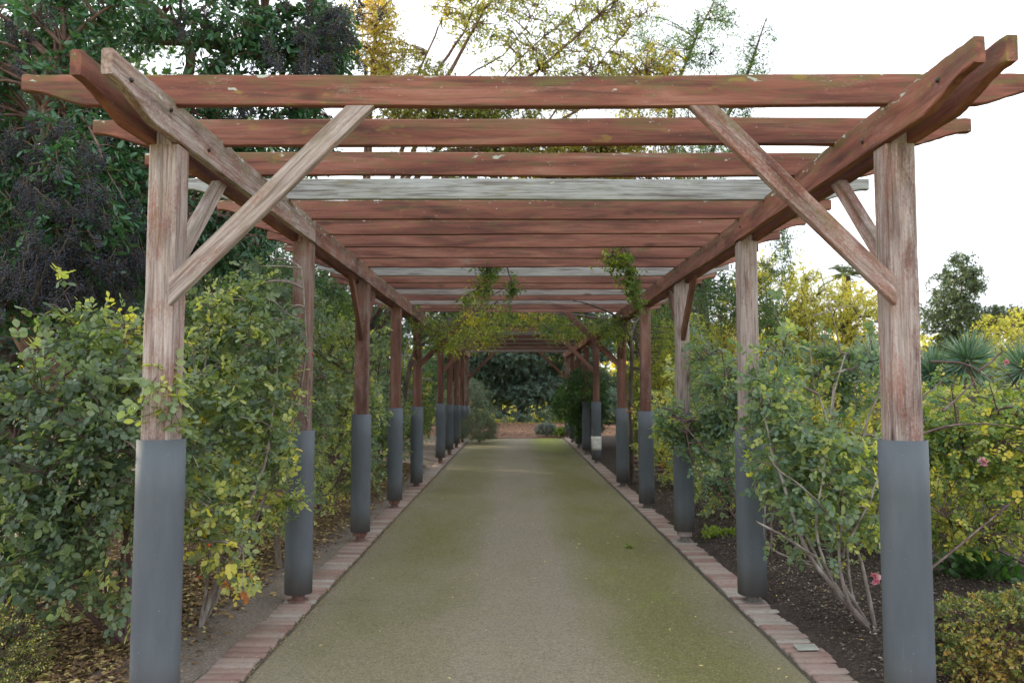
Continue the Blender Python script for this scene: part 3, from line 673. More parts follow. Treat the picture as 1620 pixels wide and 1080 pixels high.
plant('rose_bush', 'rose with pale lichened canes between the first and second left posts', 'rose bush', b,
      [([b, P(350, 900, 4.95), P(385, 810, 4.9), P(420, 720, 5.0), P(440, 560, 5.1)], (.019, .006)), ([b, P(345, 910, 5.1), P(330, 800, 5.2), P(320, 640, 5.2), P(330, 500, 5.3)], (.014, .005)),
       ([b, P(330, 880, 4.9), P(310, 760, 4.8), P(300, 600, 4.9)], (.012, .005)), ([P(352, 900, 4.95), P(335, 860, 4.8), P(292, 840, 4.6)], (.01, .005)),
       ([b, P(400, 830, 5.3), P(450, 700, 5.4), P(480, 560, 5.4), P(470, 430, 5.4)], (.014, .005))],
      [(P(350, 800, 4.9), (.28, .35, .34), 113), (P(370, 640, 5.1), (.38, .4, .36), 158), (P(310, 700, 4.7), (.16, .3, .4), 71), (P(430, 540, 5.2), (.26, .3, .30), 71),
       (P(420, 700, 5.2), (.26, .35, .3), 86), (P(350, 500, 5.3), (.3, .3, .24), 63), (P(400, 455, 5.4), (.16, .2, .2), 22), (P(400, 900, 4.9), (.2, .25, .14), 18),
       (P(440, 600, 5.45), (.12, .1, .3), 22), (P(450, 790, 5.35), (.14, .2, .2), 22)],
      rs(len=.044, tint=tint_mix(.15, .84, 2.0, .32)), M['rose'], M['cane_pale'], RG, stray=.20, twig=(.0038, .0018), subr=(.009, .004), gap=.48, gf=3.0, out=.3, extra=lambda r, t, d: hips(r, [P(462, 545, 5.3), P(495, 560, 5.3)], .009))
def side_rose(label, c, s, dens, mat, x0=None, spz=None, bark='cane', ntop=0):
    x, y = c; b = Vector((x*1.12, y, .04)); k = []
    for j in range(7):
        a = rng.uniform(0, 6.28); q = Vector((x+.38*math.cos(a), y+.8*math.sin(a), rng.uniform(1.4, 2.2)*s)); k.append([b, b.lerp(q, .45)+Vector((rng.uniform(-.1, .1), rng.uniform(-.2, .2), .2)), q])
    return plant('rose_bush', label, 'rose bush', b, k, [((x, y, .62*s+.1), (.42, .95, .48), int(dens*.22)), ((x, y+.1, 1.35*s), (.48, 1.0, .5), int(dens*.32)), ((x-.05, y-.2, 2.05*s), (.42, .8, .4), int(dens*.2))],
      spz or rs(), M[mat], M[bark], RG, stray=.20, twig=(.0038, .0018), subr=(.009, .004), gap=.45, gf=2.8, out=.35)
side_rose('leafy rose with yellowing leaves between the second and third left posts', (-2.08, 6.9), 1.0, 950, 'rose', spz=rs(tint=tint_mix(.10, .66, 1.4, .22)))
side_rose('rose climbing between the third and fourth left posts', (-2.02, 9.1), 1.0, 850, 'rose', spz=rs(tint=tint_mix(.16, .66, 1.4, .2), n=3, len=.046))
side_rose('rose climbing between the fourth and fifth left posts', (-2.05, 11.4), .98, 700, 'rose', spz=rs(tint=tint_mix(.16, .62, 1.4, .2), len=.05, tpl=SIMPLE))
side_rose('yellow-green rose in the gap between the two pergolas on the left', (-2.25, 14.4), .85, 420, 'rose_yellow', spz=rs(tint=tint_mix(.05, .6, 1.4, .2), len=.055, tpl=SIMPLE))

# ---- right row
b = Vector((2.20, 4.88, .05))
def ex_r(root, tips, dirs):
    g = G(); limb(g, [(2.30, 4.92, .03), (2.22, 4.88, .06), (2.14, 4.84, .11)], .035, .026, 10, 8); g.obj('stump', M['cane_pale'], root, True)
    bloom(root, P(1383, 913, 4.4), .034, M['petal'])
    g = G()
    for pts in ([P(1290, 640, 5.2), P(1282, 540, 5.2), P(1285, 452, 5.2)], [P(1310, 620, 5.3), P(1305, 540, 5.3), P(1312, 470, 5.3)], [P(1330, 560, 5.2), P(1318, 500, 5.2), P(1300, 420, 5.2)],
                [P(1230, 620, 5.2), P(1240, 540, 5.3), P(1232, 480, 5.3)], [P(1350, 620, 5.1), P(1370, 560, 5.1), P(1372, 520, 5.1)], [P(1285, 500, 5.2), P(1330, 485, 5.2), P(1362, 480, 5.2)]):
        limb(g, pts, .005, .0018, 5, 12, .004)
    g.obj('bare_shoots', M['cane_pale'], root, True).name = 'bare_shoot'
plant('rose_bush', 'open rose with bare lower canes beside the nearest right post', 'rose bush', b,
      [([b, P(1320, 930, 4.8), P(1275, 860, 4.8), P(1240, 740, 4.9), P(1215, 640, 5.0)], (.019, .006)), ([b, P(1345, 960, 4.8), P(1328, 880, 4.8), P(1330, 760, 4.9), P(1290, 620, 5.0)], (.015, .005)),
       ([b, P(1365, 900, 4.9), P(1350, 850, 5.0), P(1330, 780, 5.0), P(1320, 660, 5.1), P(1340, 560, 5.1)], (.013, .005)), ([P(1290, 880, 4.8), P(1240, 850, 4.7), P(1194, 826, 4.6)], (.010, .006)),
       ([P(1350, 860, 4.9), P(1380, 840, 5.0), P(1400, 690, 5.1), P(1400, 560, 5.2)], (.012, .004)), ([P(1340, 760, 4.9), P(1365, 690, 4.9), P(1400, 600, 4.8)], (.010, .005)),
       ([b, P(1340, 930, 5.0), P(1300, 830, 5.3), P(1270, 700, 5.4)], (.010, .004)), ([b, P(1350, 940, 5.1), P(1345, 840, 5.3), P(1360, 700, 5.5)], (.011, .004)), ([P(1320, 930, 4.8), P(1290, 840, 4.8), P(1300, 740, 4.8), P(1310, 600, 4.9)], (.010, .004)),
       ([P(1300, 900, 4.8), P(1260, 800, 5.0), P(1265, 700, 5.1), P(1255, 560, 5.2)], (.009, .003)), ([P(1330, 880, 4.85), P(1370, 800, 4.7), P(1385, 720, 4.6)], (.009, .003)), ([P(1345, 960, 4.8), P(1300, 900, 5.1), P(1220, 860, 5.4), P(1215, 800, 5.5)], (.010, .004)),
       ([P(1330, 850, 4.9), P(1290, 790, 4.6), P(1230, 730, 4.5)], (.008, .003))],
      [(P(1240, 640, 5.0), (.22, .3, .26), 80), (P(1300, 700, 5.0), (.30, .35, .28), 133), (P(1350, 610, 5.1), (.22, .3, .28), 66), (P(1290, 790, 4.9), (.26, .3, .16), 53), (P(1360, 740, 5.1), (.18, .3, .26), 53),
       (P(1290, 560, 5.2), (.3, .3, .18), 35), (P(1195, 700, 5.35), (.10, .14, .24), 26), (P(1195, 600, 5.4), (.10, .12, .12), 11), (P(1230, 770, 5.0), (.16, .2, .2), 34), (P(1300, 850, 5.0), (.34, .3, .16), 40), (P(1380, 820, 5.0), (.16, .3, .2), 30)],
      rs(tint=tint_mix(.08, .85, 1.6, .26)), M['rose_blue'], M['cane_pale'], RG, stray=.20, twig=(.0038, .0018), subr=(.009, .004), gap=.52, gf=3.2, extra=ex_r, out=.3)
side = side_rose
b = Vector((2.25, 7.0, .05))
plant('rose_bush', 'bluish green rose spilling across the third right post', 'rose bush', b,
      [[b, P(1165, 790, 7.0), P(1120, 720, 7.2), P(1060, 650, 7.4)], [b, P(1180, 760, 7.1), P(1150, 660, 7.3), P(1140, 560, 7.4)], [b, P(1140, 790, 7.2), P(1095, 730, 7.3), P(1085, 640, 7.4)],
       [b, P(1220, 760, 7.3), P(1230, 650, 7.4), P(1220, 540, 7.4)]],
      [(P(1110, 680, 7.4), (.34, .4, .26), 146), (P(1150, 620, 7.5), (.3, .5, .38), 124), (P(1060, 665, 7.6), (.16, .3, .18), 57), (P(1140, 740, 7.2), (.3, .4, .22), 53), (P(1100, 560, 7.9), (.16, .3, .3), 26), (P(1230, 620, 7.6), (.3, .5, .5), 88)],
      rs(tint=tint_mix(.06, .85, 1.5, .26)), M['rose_blue'], M['cane'], RG, stray=.20, twig=(.0038, .0018), subr=(.009, .004), gap=.5, gf=3.0, out=.3)
side_rose('thin yellowing rose between the third and fourth right posts', (2.25, 9.2), .8, 480, 'rose', spz=rs(tint=tint_mix(.18, .66, 1.4, .22), len=.046))
side_rose('small rose by the brick wall at the fifth right post', (2.3, 11.8), .62, 300, 'rose', spz=rs(tint=tint_mix(.2, .66, 1.4, .22), len=.05, tpl=SIMPLE))

b = Vector((3.3, 7.6, .05))
plant('rose_bush', 'leggy yellowing rose seen between the first two right posts, behind the open one', 'rose bush', b,
      [[b, b+Vector((.28*math.cos(a), .45*math.sin(a), .6)), b+Vector((.75*math.cos(a), .8*math.sin(a), 1.2+.2*math.sin(3*a)))] for a in (0, .8, 1.5, 2.2, 2.9, 3.6, 4.3, 5.0, 5.6)],
      [((3.2, 7.4, .75), (.85, .8, .5), 330), ((3.4, 7.6, 1.3), (.9, .8, .35), 230)], rs(tint=tint_mix(.12, .8, 1.5, .3), len=.045), M['rose_yellow'], M['cane_pale'], RG, stray=.2, twig=(.0038, .0018), subr=(.009, .004), gap=.4, gf=2.4)
# yellow roses to the right of the near right post
b = Vector((4.35, 6.6, .05))
def ex_y(root, tips, dirs):
    bloom(root, P(1553, 731, 5.2), .034, M['petal']); bloom(root, P(1590, 573, 5.8), .022, M['petal'])
    g = G()
    for pts in ([P(1470, 572, 5.3), P(1520, 575, 5.3), P(1545, 588, 5.3), P(1572, 605, 5.3)], [P(1545, 588, 5.3), P(1578, 560, 5.3), P(1586, 545, 5.3)],
                [P(1490, 650, 5.0), P(1520, 625, 5.1), P(1545, 600, 5.3)], [P(1400, 705, 4.8), P(1500, 672, 5.0), P(1560, 668, 5.2), P(1640, 675, 5.4)], [P(1470, 900, 5.0), P(1560, 830, 5.3), P(1660, 760, 5.6)], [P(1430, 650, 4.9), P(1460, 625, 5.0), P(1490, 600, 5.2)]):
        limb(g, pts, .009, .003, 5, 14, .005)
    g.obj('arching_cane', M['cane'], root, True)
plant('rose_bush', 'yellow-leaved rose with a pink bloom right of the nearest right post', 'rose bush', b,
      [[b, P(1560, 800, 6.2), P(1520, 700, 5.8), P(1500, 620, 5.6)], [b, P(1600, 780, 6.2), P(1590, 680, 5.9), P(1570, 600, 5.7)], [b, P(1640, 780, 6.2), P(1660, 650, 6.0)], [b, P(1560, 860, 6.0), P(1500, 820, 5.6), P(1450, 790, 5.2)]],
      [(P(1545, 720, 5.8), (.42, .5, .36), 186), (P(1620, 700, 5.8), (.4, .5, .42), 168), (P(1560, 830, 5.9), (.5, .5, .22), 115), (P(1600, 640, 6.0), (.35, .5, .16), 37), (P(1490, 700, 6.0), (.25, .4, .4), 88), (P(1480, 820, 5.8), (.3, .4, .3), 62)],
      rs(tint=tint_mix(.05, .85, 1.5, .3), len=.038), M['rose_yellow'], M['cane'], RG, stray=.20, twig=(.0038, .0018), subr=(.009, .004), gap=.3, gf=2.2, extra=ex_y, out=.3)
b = Vector((5.6, 8.6, .05))
plant('rose_bush', 'yellow-green rose in the bed behind the right posts', 'rose bush', b,
      [[b, b+Vector((.3*math.cos(a), .5*math.sin(a), .9)), b+Vector((.9*math.cos(a), .9*math.sin(a), 1.5))] for a in (0, 1.2, 2.4, 3.6, 4.8)],
      [((5.2, 8.6, .9), (.9, .9, .7), 390), ((4.0, 8.8, .8), (.8, .9, .65), 315)], rs(tint=tint_mix(.05, .7, 1.3, .3), len=.055, tpl=SIMPLE), M['rose_yellow'], M['cane'], RG, stray=.20, twig=(.0038, .0018), subr=(.009, .004), gap=.3)
b = Vector((3.9, 12.0, .05))
plant('rose_bush', 'low green rose behind the third and fourth right posts', 'rose bush', b,
      [[b, b+Vector((.3*math.cos(a), .5*math.sin(a), .8)), b+Vector((.9*math.cos(a), .9*math.sin(a), 1.4))] for a in (0, 1.2, 2.4, 3.6, 4.8)],
      [((3.6, 11.2, .8), (.9, 1.2, .7), 315), ((4.6, 12.6, .9), (.9, .9, .8), 285)], rs(tint=tint_mix(.12, .7, 1.3, .3), len=.06, tpl=SIMPLE), M['rose_yellow'], M['cane'], RG, stray=.20, twig=(.0038, .0018), subr=(.009, .004), gap=.3)

# ---- clipped box, variegated shrub, low plants
def mound(name, label, cat, c, r, n, sp, mat, bark='cane', group=None, **k):
    b = Vector((c[0], c[1], .03))
    cn = []
    for j in range(7):
        a = j*.9; cn.append([b, b+Vector((r[0]*.35*math.cos(a), r[1]*.35*math.sin(a), (c[2]+r[2])*.4)), Vector(c)+Vector((r[0]*.6*math.cos(a), r[1]*.6*math.sin(a), r[2]*.45))])
    kk = dict(gap=.15, gf=4., shell=.6, out=1.1, maxtw=.25, subr=(.005, .002), r0=.01, r1=.004, twig=(.0022, .0012)); kk.update(k)
    return plant(name, label, cat, b, cn, [(c, r, n)], sp, M[mat], M[bark], group, **kk)
boxs = dict(n=8, len=.023, wid=.6, sprig=.06, tpl=SIMPLE, tint=tint_mix(-.03, .92, 5.5, .40), hang=0, lift=.15)
mound('box_shrub', 'clipped box shrub with bronzed tips at the lower right corner', 'shrub', (2.90, 4.05, .22), (.86, .62, .38), 4300, boxs, 'box')
mound('variegated_shrub', 'small yellow variegated shrub at the lower left corner', 'shrub', (-2.86, 3.95, .12), (.52, .42, .30), 2300, dict(boxs, len=.016, wid=.5, tint=tint_mix(.02, .9, 4, .3)), 'varieg')
broad = dict(n=5, len=.10, wid=.55, sprig=.10, tpl=OVATE, tint=tint_mix(.1, .5, 2, .2), hang=.1, lift=.3)
mound('leafy_weed', 'low broad-leaved green plant in the dark mulch at the right', 'plant', (3.62, 6.3, .12), (.35, .3, .16), 70, broad, 'green_shrub')
mound('leafy_weed', 'flat bright green weed beside the third right post', 'plant', (2.05, 8.0, .10), (.22, .14, .05), 50, dict(broad, len=.05), 'grass')
mound('oleander_shrub', 'narrow-leaved dark green shrub at the left edge', 'shrub', (-3.05, 4.9, .62), (.32, .3, .34), 90, dict(broad, n=6, len=.13, wid=.2, lift=.2), 'privet')
mound('rosemary_shrub', 'soft grey-green rosemary shrub spilling over the far left of the path', 'shrub', (-1.05, 23.2, .42), (.78, 1.1, .55), 1500, dict(n=9, len=.05, wid=.16, sprig=.22, tpl=DIAMOND, tint=tint_mix(.1, .8, 1.5, .2), hang=0, lift=.4), 'rosemary', subr=(.008, .003))
mound('grey_shrub', 'tall grey-leaved shrub behind the rosemary at the path end', 'shrub', (-1.75, 28.5, 1.0), (.95, .8, 1.05), 1500, dict(n=8, len=.07, wid=.3, sprig=.2, tpl=DIAMOND, tint=tint_mix(-.1, .6, 1.5, .2), hang=0), 'rosemary', subr=(.012, .004))
mound('silver_shrub', 'small silver-blue shrub right of the far path end', 'shrub', (1.05, 26.3, .24), (.38, .4, .30), 700, dict(n=8, len=.045, wid=.4, sprig=.1, tpl=DIAMOND, tint=tint_mix(.1, .8, 1.5, .2), hang=0), 'greyshrub')
mound('leafy_weed', 'bright green tuft against the last right post of the far pergola', 'plant', (1.62, 25.9, .18), (.4, .35, .2), 220, dict(broad, len=.07), 'grass')
b = Vector((2.0, 19.3, .05))
plant('climbing_shrub', 'dense dark green climber smothering the far right posts', 'shrub', b, [[b, (1.8, 19.3, 1), (1.6, 19.2, 2.)], [b, (2.1, 20.5, 1), (1.9, 21.2, 1.9)], [b, (1.9, 18.6, .9), (1.7, 18.2, 1.6)]],
      [((1.75, 19.6, 1.55), (.62, 1.6, .62), 1000), ((1.85, 20.6, .9), (.55, 1.9, .7), 900), ((1.45, 22.3, 1.2), (.55, 1.3, .6), 500)], dict(n=9, len=.075, wid=.42, sprig=.22, tpl=SIMPLE, tint=tint_mix(-.05, .7, 1.2, .25), hang=.4), M['green_shrub'], M['bark'], gap=.25)
b = Vector((-3.0, 17.0, .05))
plant('bare_shrub', 'leafless shrub with whitish twigs beyond the left posts', 'shrub', b, [[b, (-2.6+.2*j, 16.6+.3*j, 1.0), (-2.7+.35*j, 16.2+.3*j, 2.3)] for j in range(-1, 3)],
      [((-2.3, 16.4, 1.5), (.6, .7, .95), 160)], dict(n=2, len=.04, wid=.5, sprig=.1, tpl=DIAMOND, tint=tint_mix(.3, .5), hang=0), M['rose_yellow'], M['bark_white'], r0=.02, r1=.007, subr=(.012, .005), twig=(.006, .003), bare=.8, arc=.2)

# ---- hanging vines on the pergola
vsp = dict(n=8, len=.055, wid=.36, sprig=.24, tpl=SIMPLE, tint=tint_mix(.1, .65, 2.2, .3), hang=1.1, lift=-.45)
def vine(label, base, canes, ells, mat='vine', sp=None, **k):
    kk = dict(r0=.014, r1=.006, gap=.25, gf=3., arc=-.1, subr=(.006, .003), twig=(.003, .0012), out=.1); kk.update(k)
    return plant('climbing_vine', label, 'vine', base, canes, ells, sp or vsp, M[mat], M['bark'], None, **kk)
vine('yellow and green vine spray hanging from the rafters right of centre', P(985, 372, 7.3), [[P(985, 372, 7.3), P(992, 400, 7.2), P(1000, 440, 7.2), P(1012, 475, 7.2)], [P(975, 376, 7.4), P(970, 395, 7.2), P(960, 415, 7.2)]],
     [(P(987, 400, 7.2), (.10, .12, .12), 34), (P(1002, 440, 7.2), (.09, .12, .14), 38), (P(968, 405, 7.2), (.06, .08, .07), 14), (P(1015, 466, 7.3), (.06, .08, .08), 10)], sp=dict(vsp, len=.062, tint=tint_mix(.22, .6, 3, .4)))
vine('green vine tuft hanging from the rafters left of centre', P(765, 390, 8.2), [[P(775, 386, 8.2), P(768, 420, 8.0), P(770, 460, 8.0)], [P(775, 388, 8.2), P(800, 420, 8.2), P(812, 450, 8.2)]],
     [(P(772, 412, 8.0), (.20, .14, .12), 50), (P(762, 450, 8.0), (.14, .14, .14), 34), (P(810, 448, 8.1), (.09, .1, .10), 26), (P(740, 470, 8.6), (.2, .2, .08), 22)], sp=dict(vsp, tint=tint_mix(.08, .6, 3, .35)))
b = Vector((-2.0, 13.6, .05))
vine('spreading yellow-green vine over the gap between the pergolas, left half', b,
     [([b, (-1.9, 13.5, 1.4), (-1.6, 13.6, 2.5), (-.8, 13.8, 2.75), (.3, 13.7, 2.7), (1.4, 13.9, 2.8)], (.05, .02)), ([(-1.7, 13.6, 2.3), (-1.0, 12.6, 2.55), (-.6, 11.6, 2.7), (-.2, 10.6, 2.75)], (.025, .008)), ([(-1.7, 13.6, 2.4), (-1.2, 14.8, 2.9), (-.8, 15.6, 3.0)], (.025, .01))],
     [((-1.0, 12.4, 2.50), (.55, .9, .30), 110), ((-.45, 13.4, 2.85), (.8, .8, .34), 130), ((-.7, 15.0, 2.75), (.7, .6, .35), 170), ((-.35, 11.0, 2.62), (.6, .7, .16), 60), ((-1.3, 15.6, 2.55), (.35, .6, .3), 90), ((-1.6, 12.2, 2.6), (.6, 1.2, .5), 120)], sp=dict(vsp, n=9, len=.06))
b = Vector((1.88, 12.72, .05))
vine('yellow-leaved vine over the gap between the pergolas, right half', b,
     [([b, (1.86, 12.70, 1.4), (1.84, 12.75, 2.5), (1.2, 13.3, 2.8), (.4, 13.4, 2.85)], (.045, .02)), ([(1.9, 13.0, 2.3), (1.7, 12.2, 2.6), (1.2, 11.2, 2.72), (.8, 10.4, 2.75)], (.025, .008)), ([(1.9, 13.1, 2.4), (2.3, 14.4, 2.9), (2.6, 15.4, 3.1)], (.025, .01))],
     [((.9, 12.6, 2.62), (.6, .8, .22), 100), ((.35, 13.4, 2.85), (.6, .8, .25), 90), ((1.5, 12.0, 2.55), (.3, .7, .25), 110), ((1.0, 14.9, 2.85), (.8, .6, .3), 150), ((2.6, 12.6, 2.2), (.5, 1.6, .8), 420), ((2.5, 14.6, 1.9), (.5, 1.2, .9), 350)], sp=dict(vsp, n=9, len=.062, tint=tint_mix(.22, .6, 2, .3)))

# ---- trees
# large berry-laden privet filling the upper left
pv = dict(n=9, len=.085, wid=.42, sprig=.24, tpl=OVATE, tint=tint_mix(-.05, .85, 1.0, .1), hang=.7, lift=-.35)
b = Vector((-5.0, 8.6, .03))
tr = [([b, P(110, 640, 8.4), P(60, 560, 8.2), P(25, 480, 7.9), P(-30, 330, 7.6), P(0, 150, 7.4)], (.17, .10)),
      ([P(30, 490, 7.9), P(120, 400, 7.8), P(240, 250, 7.7), P(330, 120, 7.6), P(420, 30, 7.6)], (.11, .04)),
      ([P(260, 220, 7.7), P(300, 90, 7.6), P(250, 20, 7.6), P(180, -30, 7.5)], (.06, .03)), ([P(220, 60, 7.6), P(330, 70, 7.6), P(430, 90, 7.8), P(540, 60, 8.0)], (.055, .02)),
      ([P(180, 300, 7.7), P(310, 330, 7.8), P(420, 360, 8.0)], (.05, .015)), ([P(-30, 330, 7.6), P(-120, 150, 7.2), P(-200, 0, 7)], (.08, .03)), ([P(0, 300, 7.5), P(60, 200, 6.8), P(110, 80, 6.4)], (.06, .02)),
      ([P(330, 120, 7.6), P(400, 130, 8.2), P(520, 180, 8.6)], (.045, .015))]
PE = [(P(50, 300, 5.9), (.5, .35, .7), 60), (P(150, 330, 6.0), (.35, .3, .6), 50), (P(60, 330, 6.6), (.75, .8, .95), 560), (P(150, 250, 6.8), (.7, .8, .8), 480), (P(40, 120, 6.6), (.8, .8, .8), 420), (P(180, 420, 7.0), (.6, .7, .45), 300), (P(60, 440, 6.5), (.6, .7, .4), 300),
      (P(390, 60, 7.4), (.75, .7, .42), 300), (P(510, 70, 7.7), (.48, .6, .55), 330), (P(330, 200, 7.8), (.6, .7, .5), 260), (P(470, 200, 8.0), (.55, .6, .45), 230), (P(170, 20, 6.8), (.7, .7, .25), 120),
      (P(360, 370, 8.2), (.7, .7, .6), 260), (P(-60, 250, 6.4), (.6, .8, 1.2), 300), (P(430, 300, 8.6), (.6, .7, .4), 160), (P(280, -60, 7.2), (1.8, .9, .5), 260), (P(250, 330, 7.8), (.6, .7, .6), 200)]
def berries(root, tips, dirs):
    g, gs = G(), G()
    zone = [(60, 330, 60, 110, 6.1), (130, 300, 50, 90, 6.2), (80, 420, 90, 60, 6.0), (170, 420, 50, 60, 6.5), (30, 440, 50, 40, 6.0), (510, 60, 60, 60, 7.3), (540, 20, 30, 30, 7.4), (460, 80, 60, 50, 7.2), (210, 380, 30, 60, 6.6), (320, 20, 60, 20, 7.2), (30, 40, 40, 60, 6.4), (390, 160, 80, 50, 7.8), (60, 250, 40, 70, 6.0), (20, 180, 30, 60, 6.2)]
    wts = np.array([52, 46, 60, 36, 26, 34, 14, 22, 18, 8, 12, 22, 20, 12])
    oct_ = np.array([[1, 0, 0], [-1, 0, 0], [0, 1, 0], [0, -1, 0], [0, 0, 1], [0, 0, -1]], float)
    of = np.array([[0, 2, 4], [2, 1, 4], [1, 3, 4], [3, 0, 4], [2, 0, 5], [1, 2, 5], [3, 1, 5], [0, 3, 5]])
    for (px, py, sx, sy, Y), n in zip(zone, wts):
        for _ in range(int(n*.85)):
            top = np.array(P(px+rng.normal(0, sx*.55), py+rng.normal(0, sy*.55), Y-.22+rng.normal(0, .2))); H = rng.uniform(.11, .21); nb = int(H*620)
            ax = nrmz(np.array([rng.normal(0, .5), rng.normal(0, .5), -1.])); t = rng.random(nb)**.8
            rad = H*.48*(1-.6*t)*np.sqrt(rng.random(nb)); d = nrmz(np.cross(rng.normal(size=(nb, 3)), ax))
            c = top+ax*(t*H)[:, None]+d*rad[:, None]; r = rng.uniform(.0055, .0085, nb)
            V = c[:, None]+oct_[None]*r[:, None, None]
            g.add(V, [(of[None]+(np.arange(nb)*6)[:, None, None]).reshape(-1, 3)], np.repeat(rng.random(nb)*.6+rng.random()*.4, 6))
            k = 10; base_ = top+ax*(rng.random(k)*H*.8)[:, None]; e = c[rng.choice(nb, k)]
            tubes(gs, np.stack([base_, (base_+e)/2+np.array([0, 0, .01]), e], 1), np.full((k, 3), .0022), 3)
            tubes(gs, np.stack([top-ax*.06, top+ax*H*.5, top+ax*H], 0)[None], np.array([[.004, .003, .0015]]), 4)
    o = g.obj('berries', M['berry'], root, True); o['kind'] = 'stuff'
    gs.obj('berry_stalks', M['berry_stem'], root)['kind'] = 'stuff'
plant('privet_tree', 'tall glossy evergreen tree hung with blue-black berry clusters at upper left', 'tree', b, tr, PE, pv, M['privet'], M['bark_red'],
      None, gap=.30, gf=1.9, shell=.2, subr=(.022, .008), twig=(.007, .002), sides=9, crown='crown', wood='trunk', extra=berries, out=.4, arc=.1)

def tree(name, label, base, h, ells, sp, mat, bark='bark', r=.14, group=None, lean=(0, 0), limbs=5, **k):
    b = Vector(base); top = b+Vector((lean[0], lean[1], h*.6)); cs = [([b, b.lerp(top, .5)+Vector((.1, 0, 0)), top], (r, r*.5))]
    for e in ells[:12]:
        c = Vector(e[0]); st = b.lerp(top, rng.uniform(.45, .98)); cs.append(([st, st.lerp(c, .5)+Vector((0, 0, .15*(c-st).length)), c], (r*.45, r*.10)))
    kk = dict(gap=.3, gf=1.2, shell=.25, subr=(r*.13, r*.05), twig=(r*.045, r*.014), sides=7, crown='crown', wood='trunk'); kk.update(k)
    return plant(name, label, 'tree', b, cs, ells, sp, M[mat], M[bark], group, **kk)
# fine-twigged autumn tree over the pergola
b = Vector((-1.2, 28, .05)); b = Vector((-3.6, 15.5, .05))
at_l = [([b, (-3.4, 15.3, 2.2), (-2.9, 15., 4.)], (.16, .11))]
for q in ((P(600, 60, 13.5), P(640, -40, 13)), (P(680, 200, 14), P(760, 60, 13.5), P(850, -40, 13)), (P(690, 240, 14), P(800, 150, 14), P(930, 40, 14), P(1010, -40, 14)), (P(660, 260, 14), P(820, 230, 14), P(960, 150, 14.5), P(1090, 80, 15)),
          (P(640, 200, 14), P(700, 60, 13.5), P(740, -50, 13)), (P(700, 270, 14.2), P(880, 250, 14.5), P(1020, 210, 15), P(1120, 190, 15)), (P(580, 150, 14), P(560, 20, 14))):
    at_l.append(([(-2.9, 15., 3.9)]+list(q), (.06, .010)))
for q in ((P(720, 250, 14), P(800, 120, 14), P(900, 30, 14), P(960, -20, 14)), (P(860, 200, 14), P(940, 110, 14), P(1040, 20, 14)), (P(780, 270, 14), P(900, 180, 14), P(1010, 110, 14)), (P(700, 190, 13.5), P(740, 120, 13.5), P(820, 80, 13.5), P(880, 0, 13.5)), (P(660, 120, 13.5), P(700, 20, 13.5), P(720, -40, 13.5))):
    at_l.append((list(q), (.022, .006)))
ssp = dict(n=13, len=.062, wid=.5, sprig=.42, tpl=DIAMOND, tint=tint_mix(.12, .6, .9, .4), hang=.3, lift=-.1)
plant('autumn_tree', 'fine-twigged tree with sparse yellow leaves against the sky above the pergola', 'tree', b, at_l,
      [(P(650, 150, 13.5), (1.0, 1., 1.0), 754), (P(600, 60, 13.5), (.7, 1., .8), 377), (P(760, 190, 14), (1.1, 1., .7), 899), (P(880, 120, 14), (1.3, 1., 1.0), 609), (P(1000, 130, 14.5), (1.1, 1., .9), 478), (P(900, 240, 14.5), (1.9, 1., .55), 1305),
       (P(760, 20, 13.5), (1.4, 1., .6), 377), (P(700, 330, 14.5), (1.8, 1., .6), 1160), (P(950, 320, 15), (2.2, 1., .6), 1305), (P(960, 20, 14), (1.0, 1, .5), 232)],
      ssp, M['sky_tree'], M['bark_red'], None, gap=.22, gf=1.4, shell=.1, subr=(.013, .006), twig=(.0065, .003), crown='crown', wood='trunk', arc=.03, jit=.10, sub=3, out=.2, wob=.045)
# drooping green tree at the right of it
b = Vector((4.2, 16.5, .05))
wsp = dict(n=12, len=.085, wid=.24, sprig=.6, tpl=DIAMOND, tint=tint_mix(.1, .6, .9, .3), hang=.8, lift=-.5)
plant('drooping_tree', 'tree with drooping green and yellow sprays right of centre above the pergola', 'tree', b,
      [([b, (4.0, 16.3, 2.5), (3.7, 16, 4.5)], (.14, .09)), ([(3.7, 16, 4.3), P(1060, 200, 15.5), P(1090, 90, 15), P(1130, 0, 15)], (.07, .015)), ([(3.7, 16, 4.3), P(1120, 260, 15), P(1180, 120, 14.5), P(1210, 30, 14.5)], (.06, .012)), ([(3.8, 16.2, 3.5), P(1180, 360, 15), P(1230, 350, 14.5)], (.05, .012)), ([(3.9, 16.2, 3), P(1100, 420, 14.5), P(1080, 440, 13.8)], (.05, .012))],
      [(P(1110, 60, 15), (.8, .8, .9), 280), (P(1170, 110, 14.7), (.6, .8, .9), 200), (P(1060, 150, 15.3), (.8, .8, .7), 200), (P(1140, 190, 15), (.9, .8, .6), 180), (P(1030, 60, 15), (.7, .8, .8), 120), (P(1100, 250, 15.2), (1.2, .8, .5), 300), (P(1215, 60, 14.6), (.3, .5, .4), 16), (P(1230, 400, 14.5), (.35, .6, .7), 110),
       (P(1130, 470, 14.5), (.8, .8, .7), 300), (P(1060, 520, 14), (.6, .9, .8), 280), (P(1210, 500, 14.5), (.6, .8, .6), 160)],
      wsp, M['willow'], M['bark'], None, gap=.3, gf=1.5, subr=(.012, .005), twig=(.005, .002), crown='crown', wood='trunk', out=.1, arc=.1)

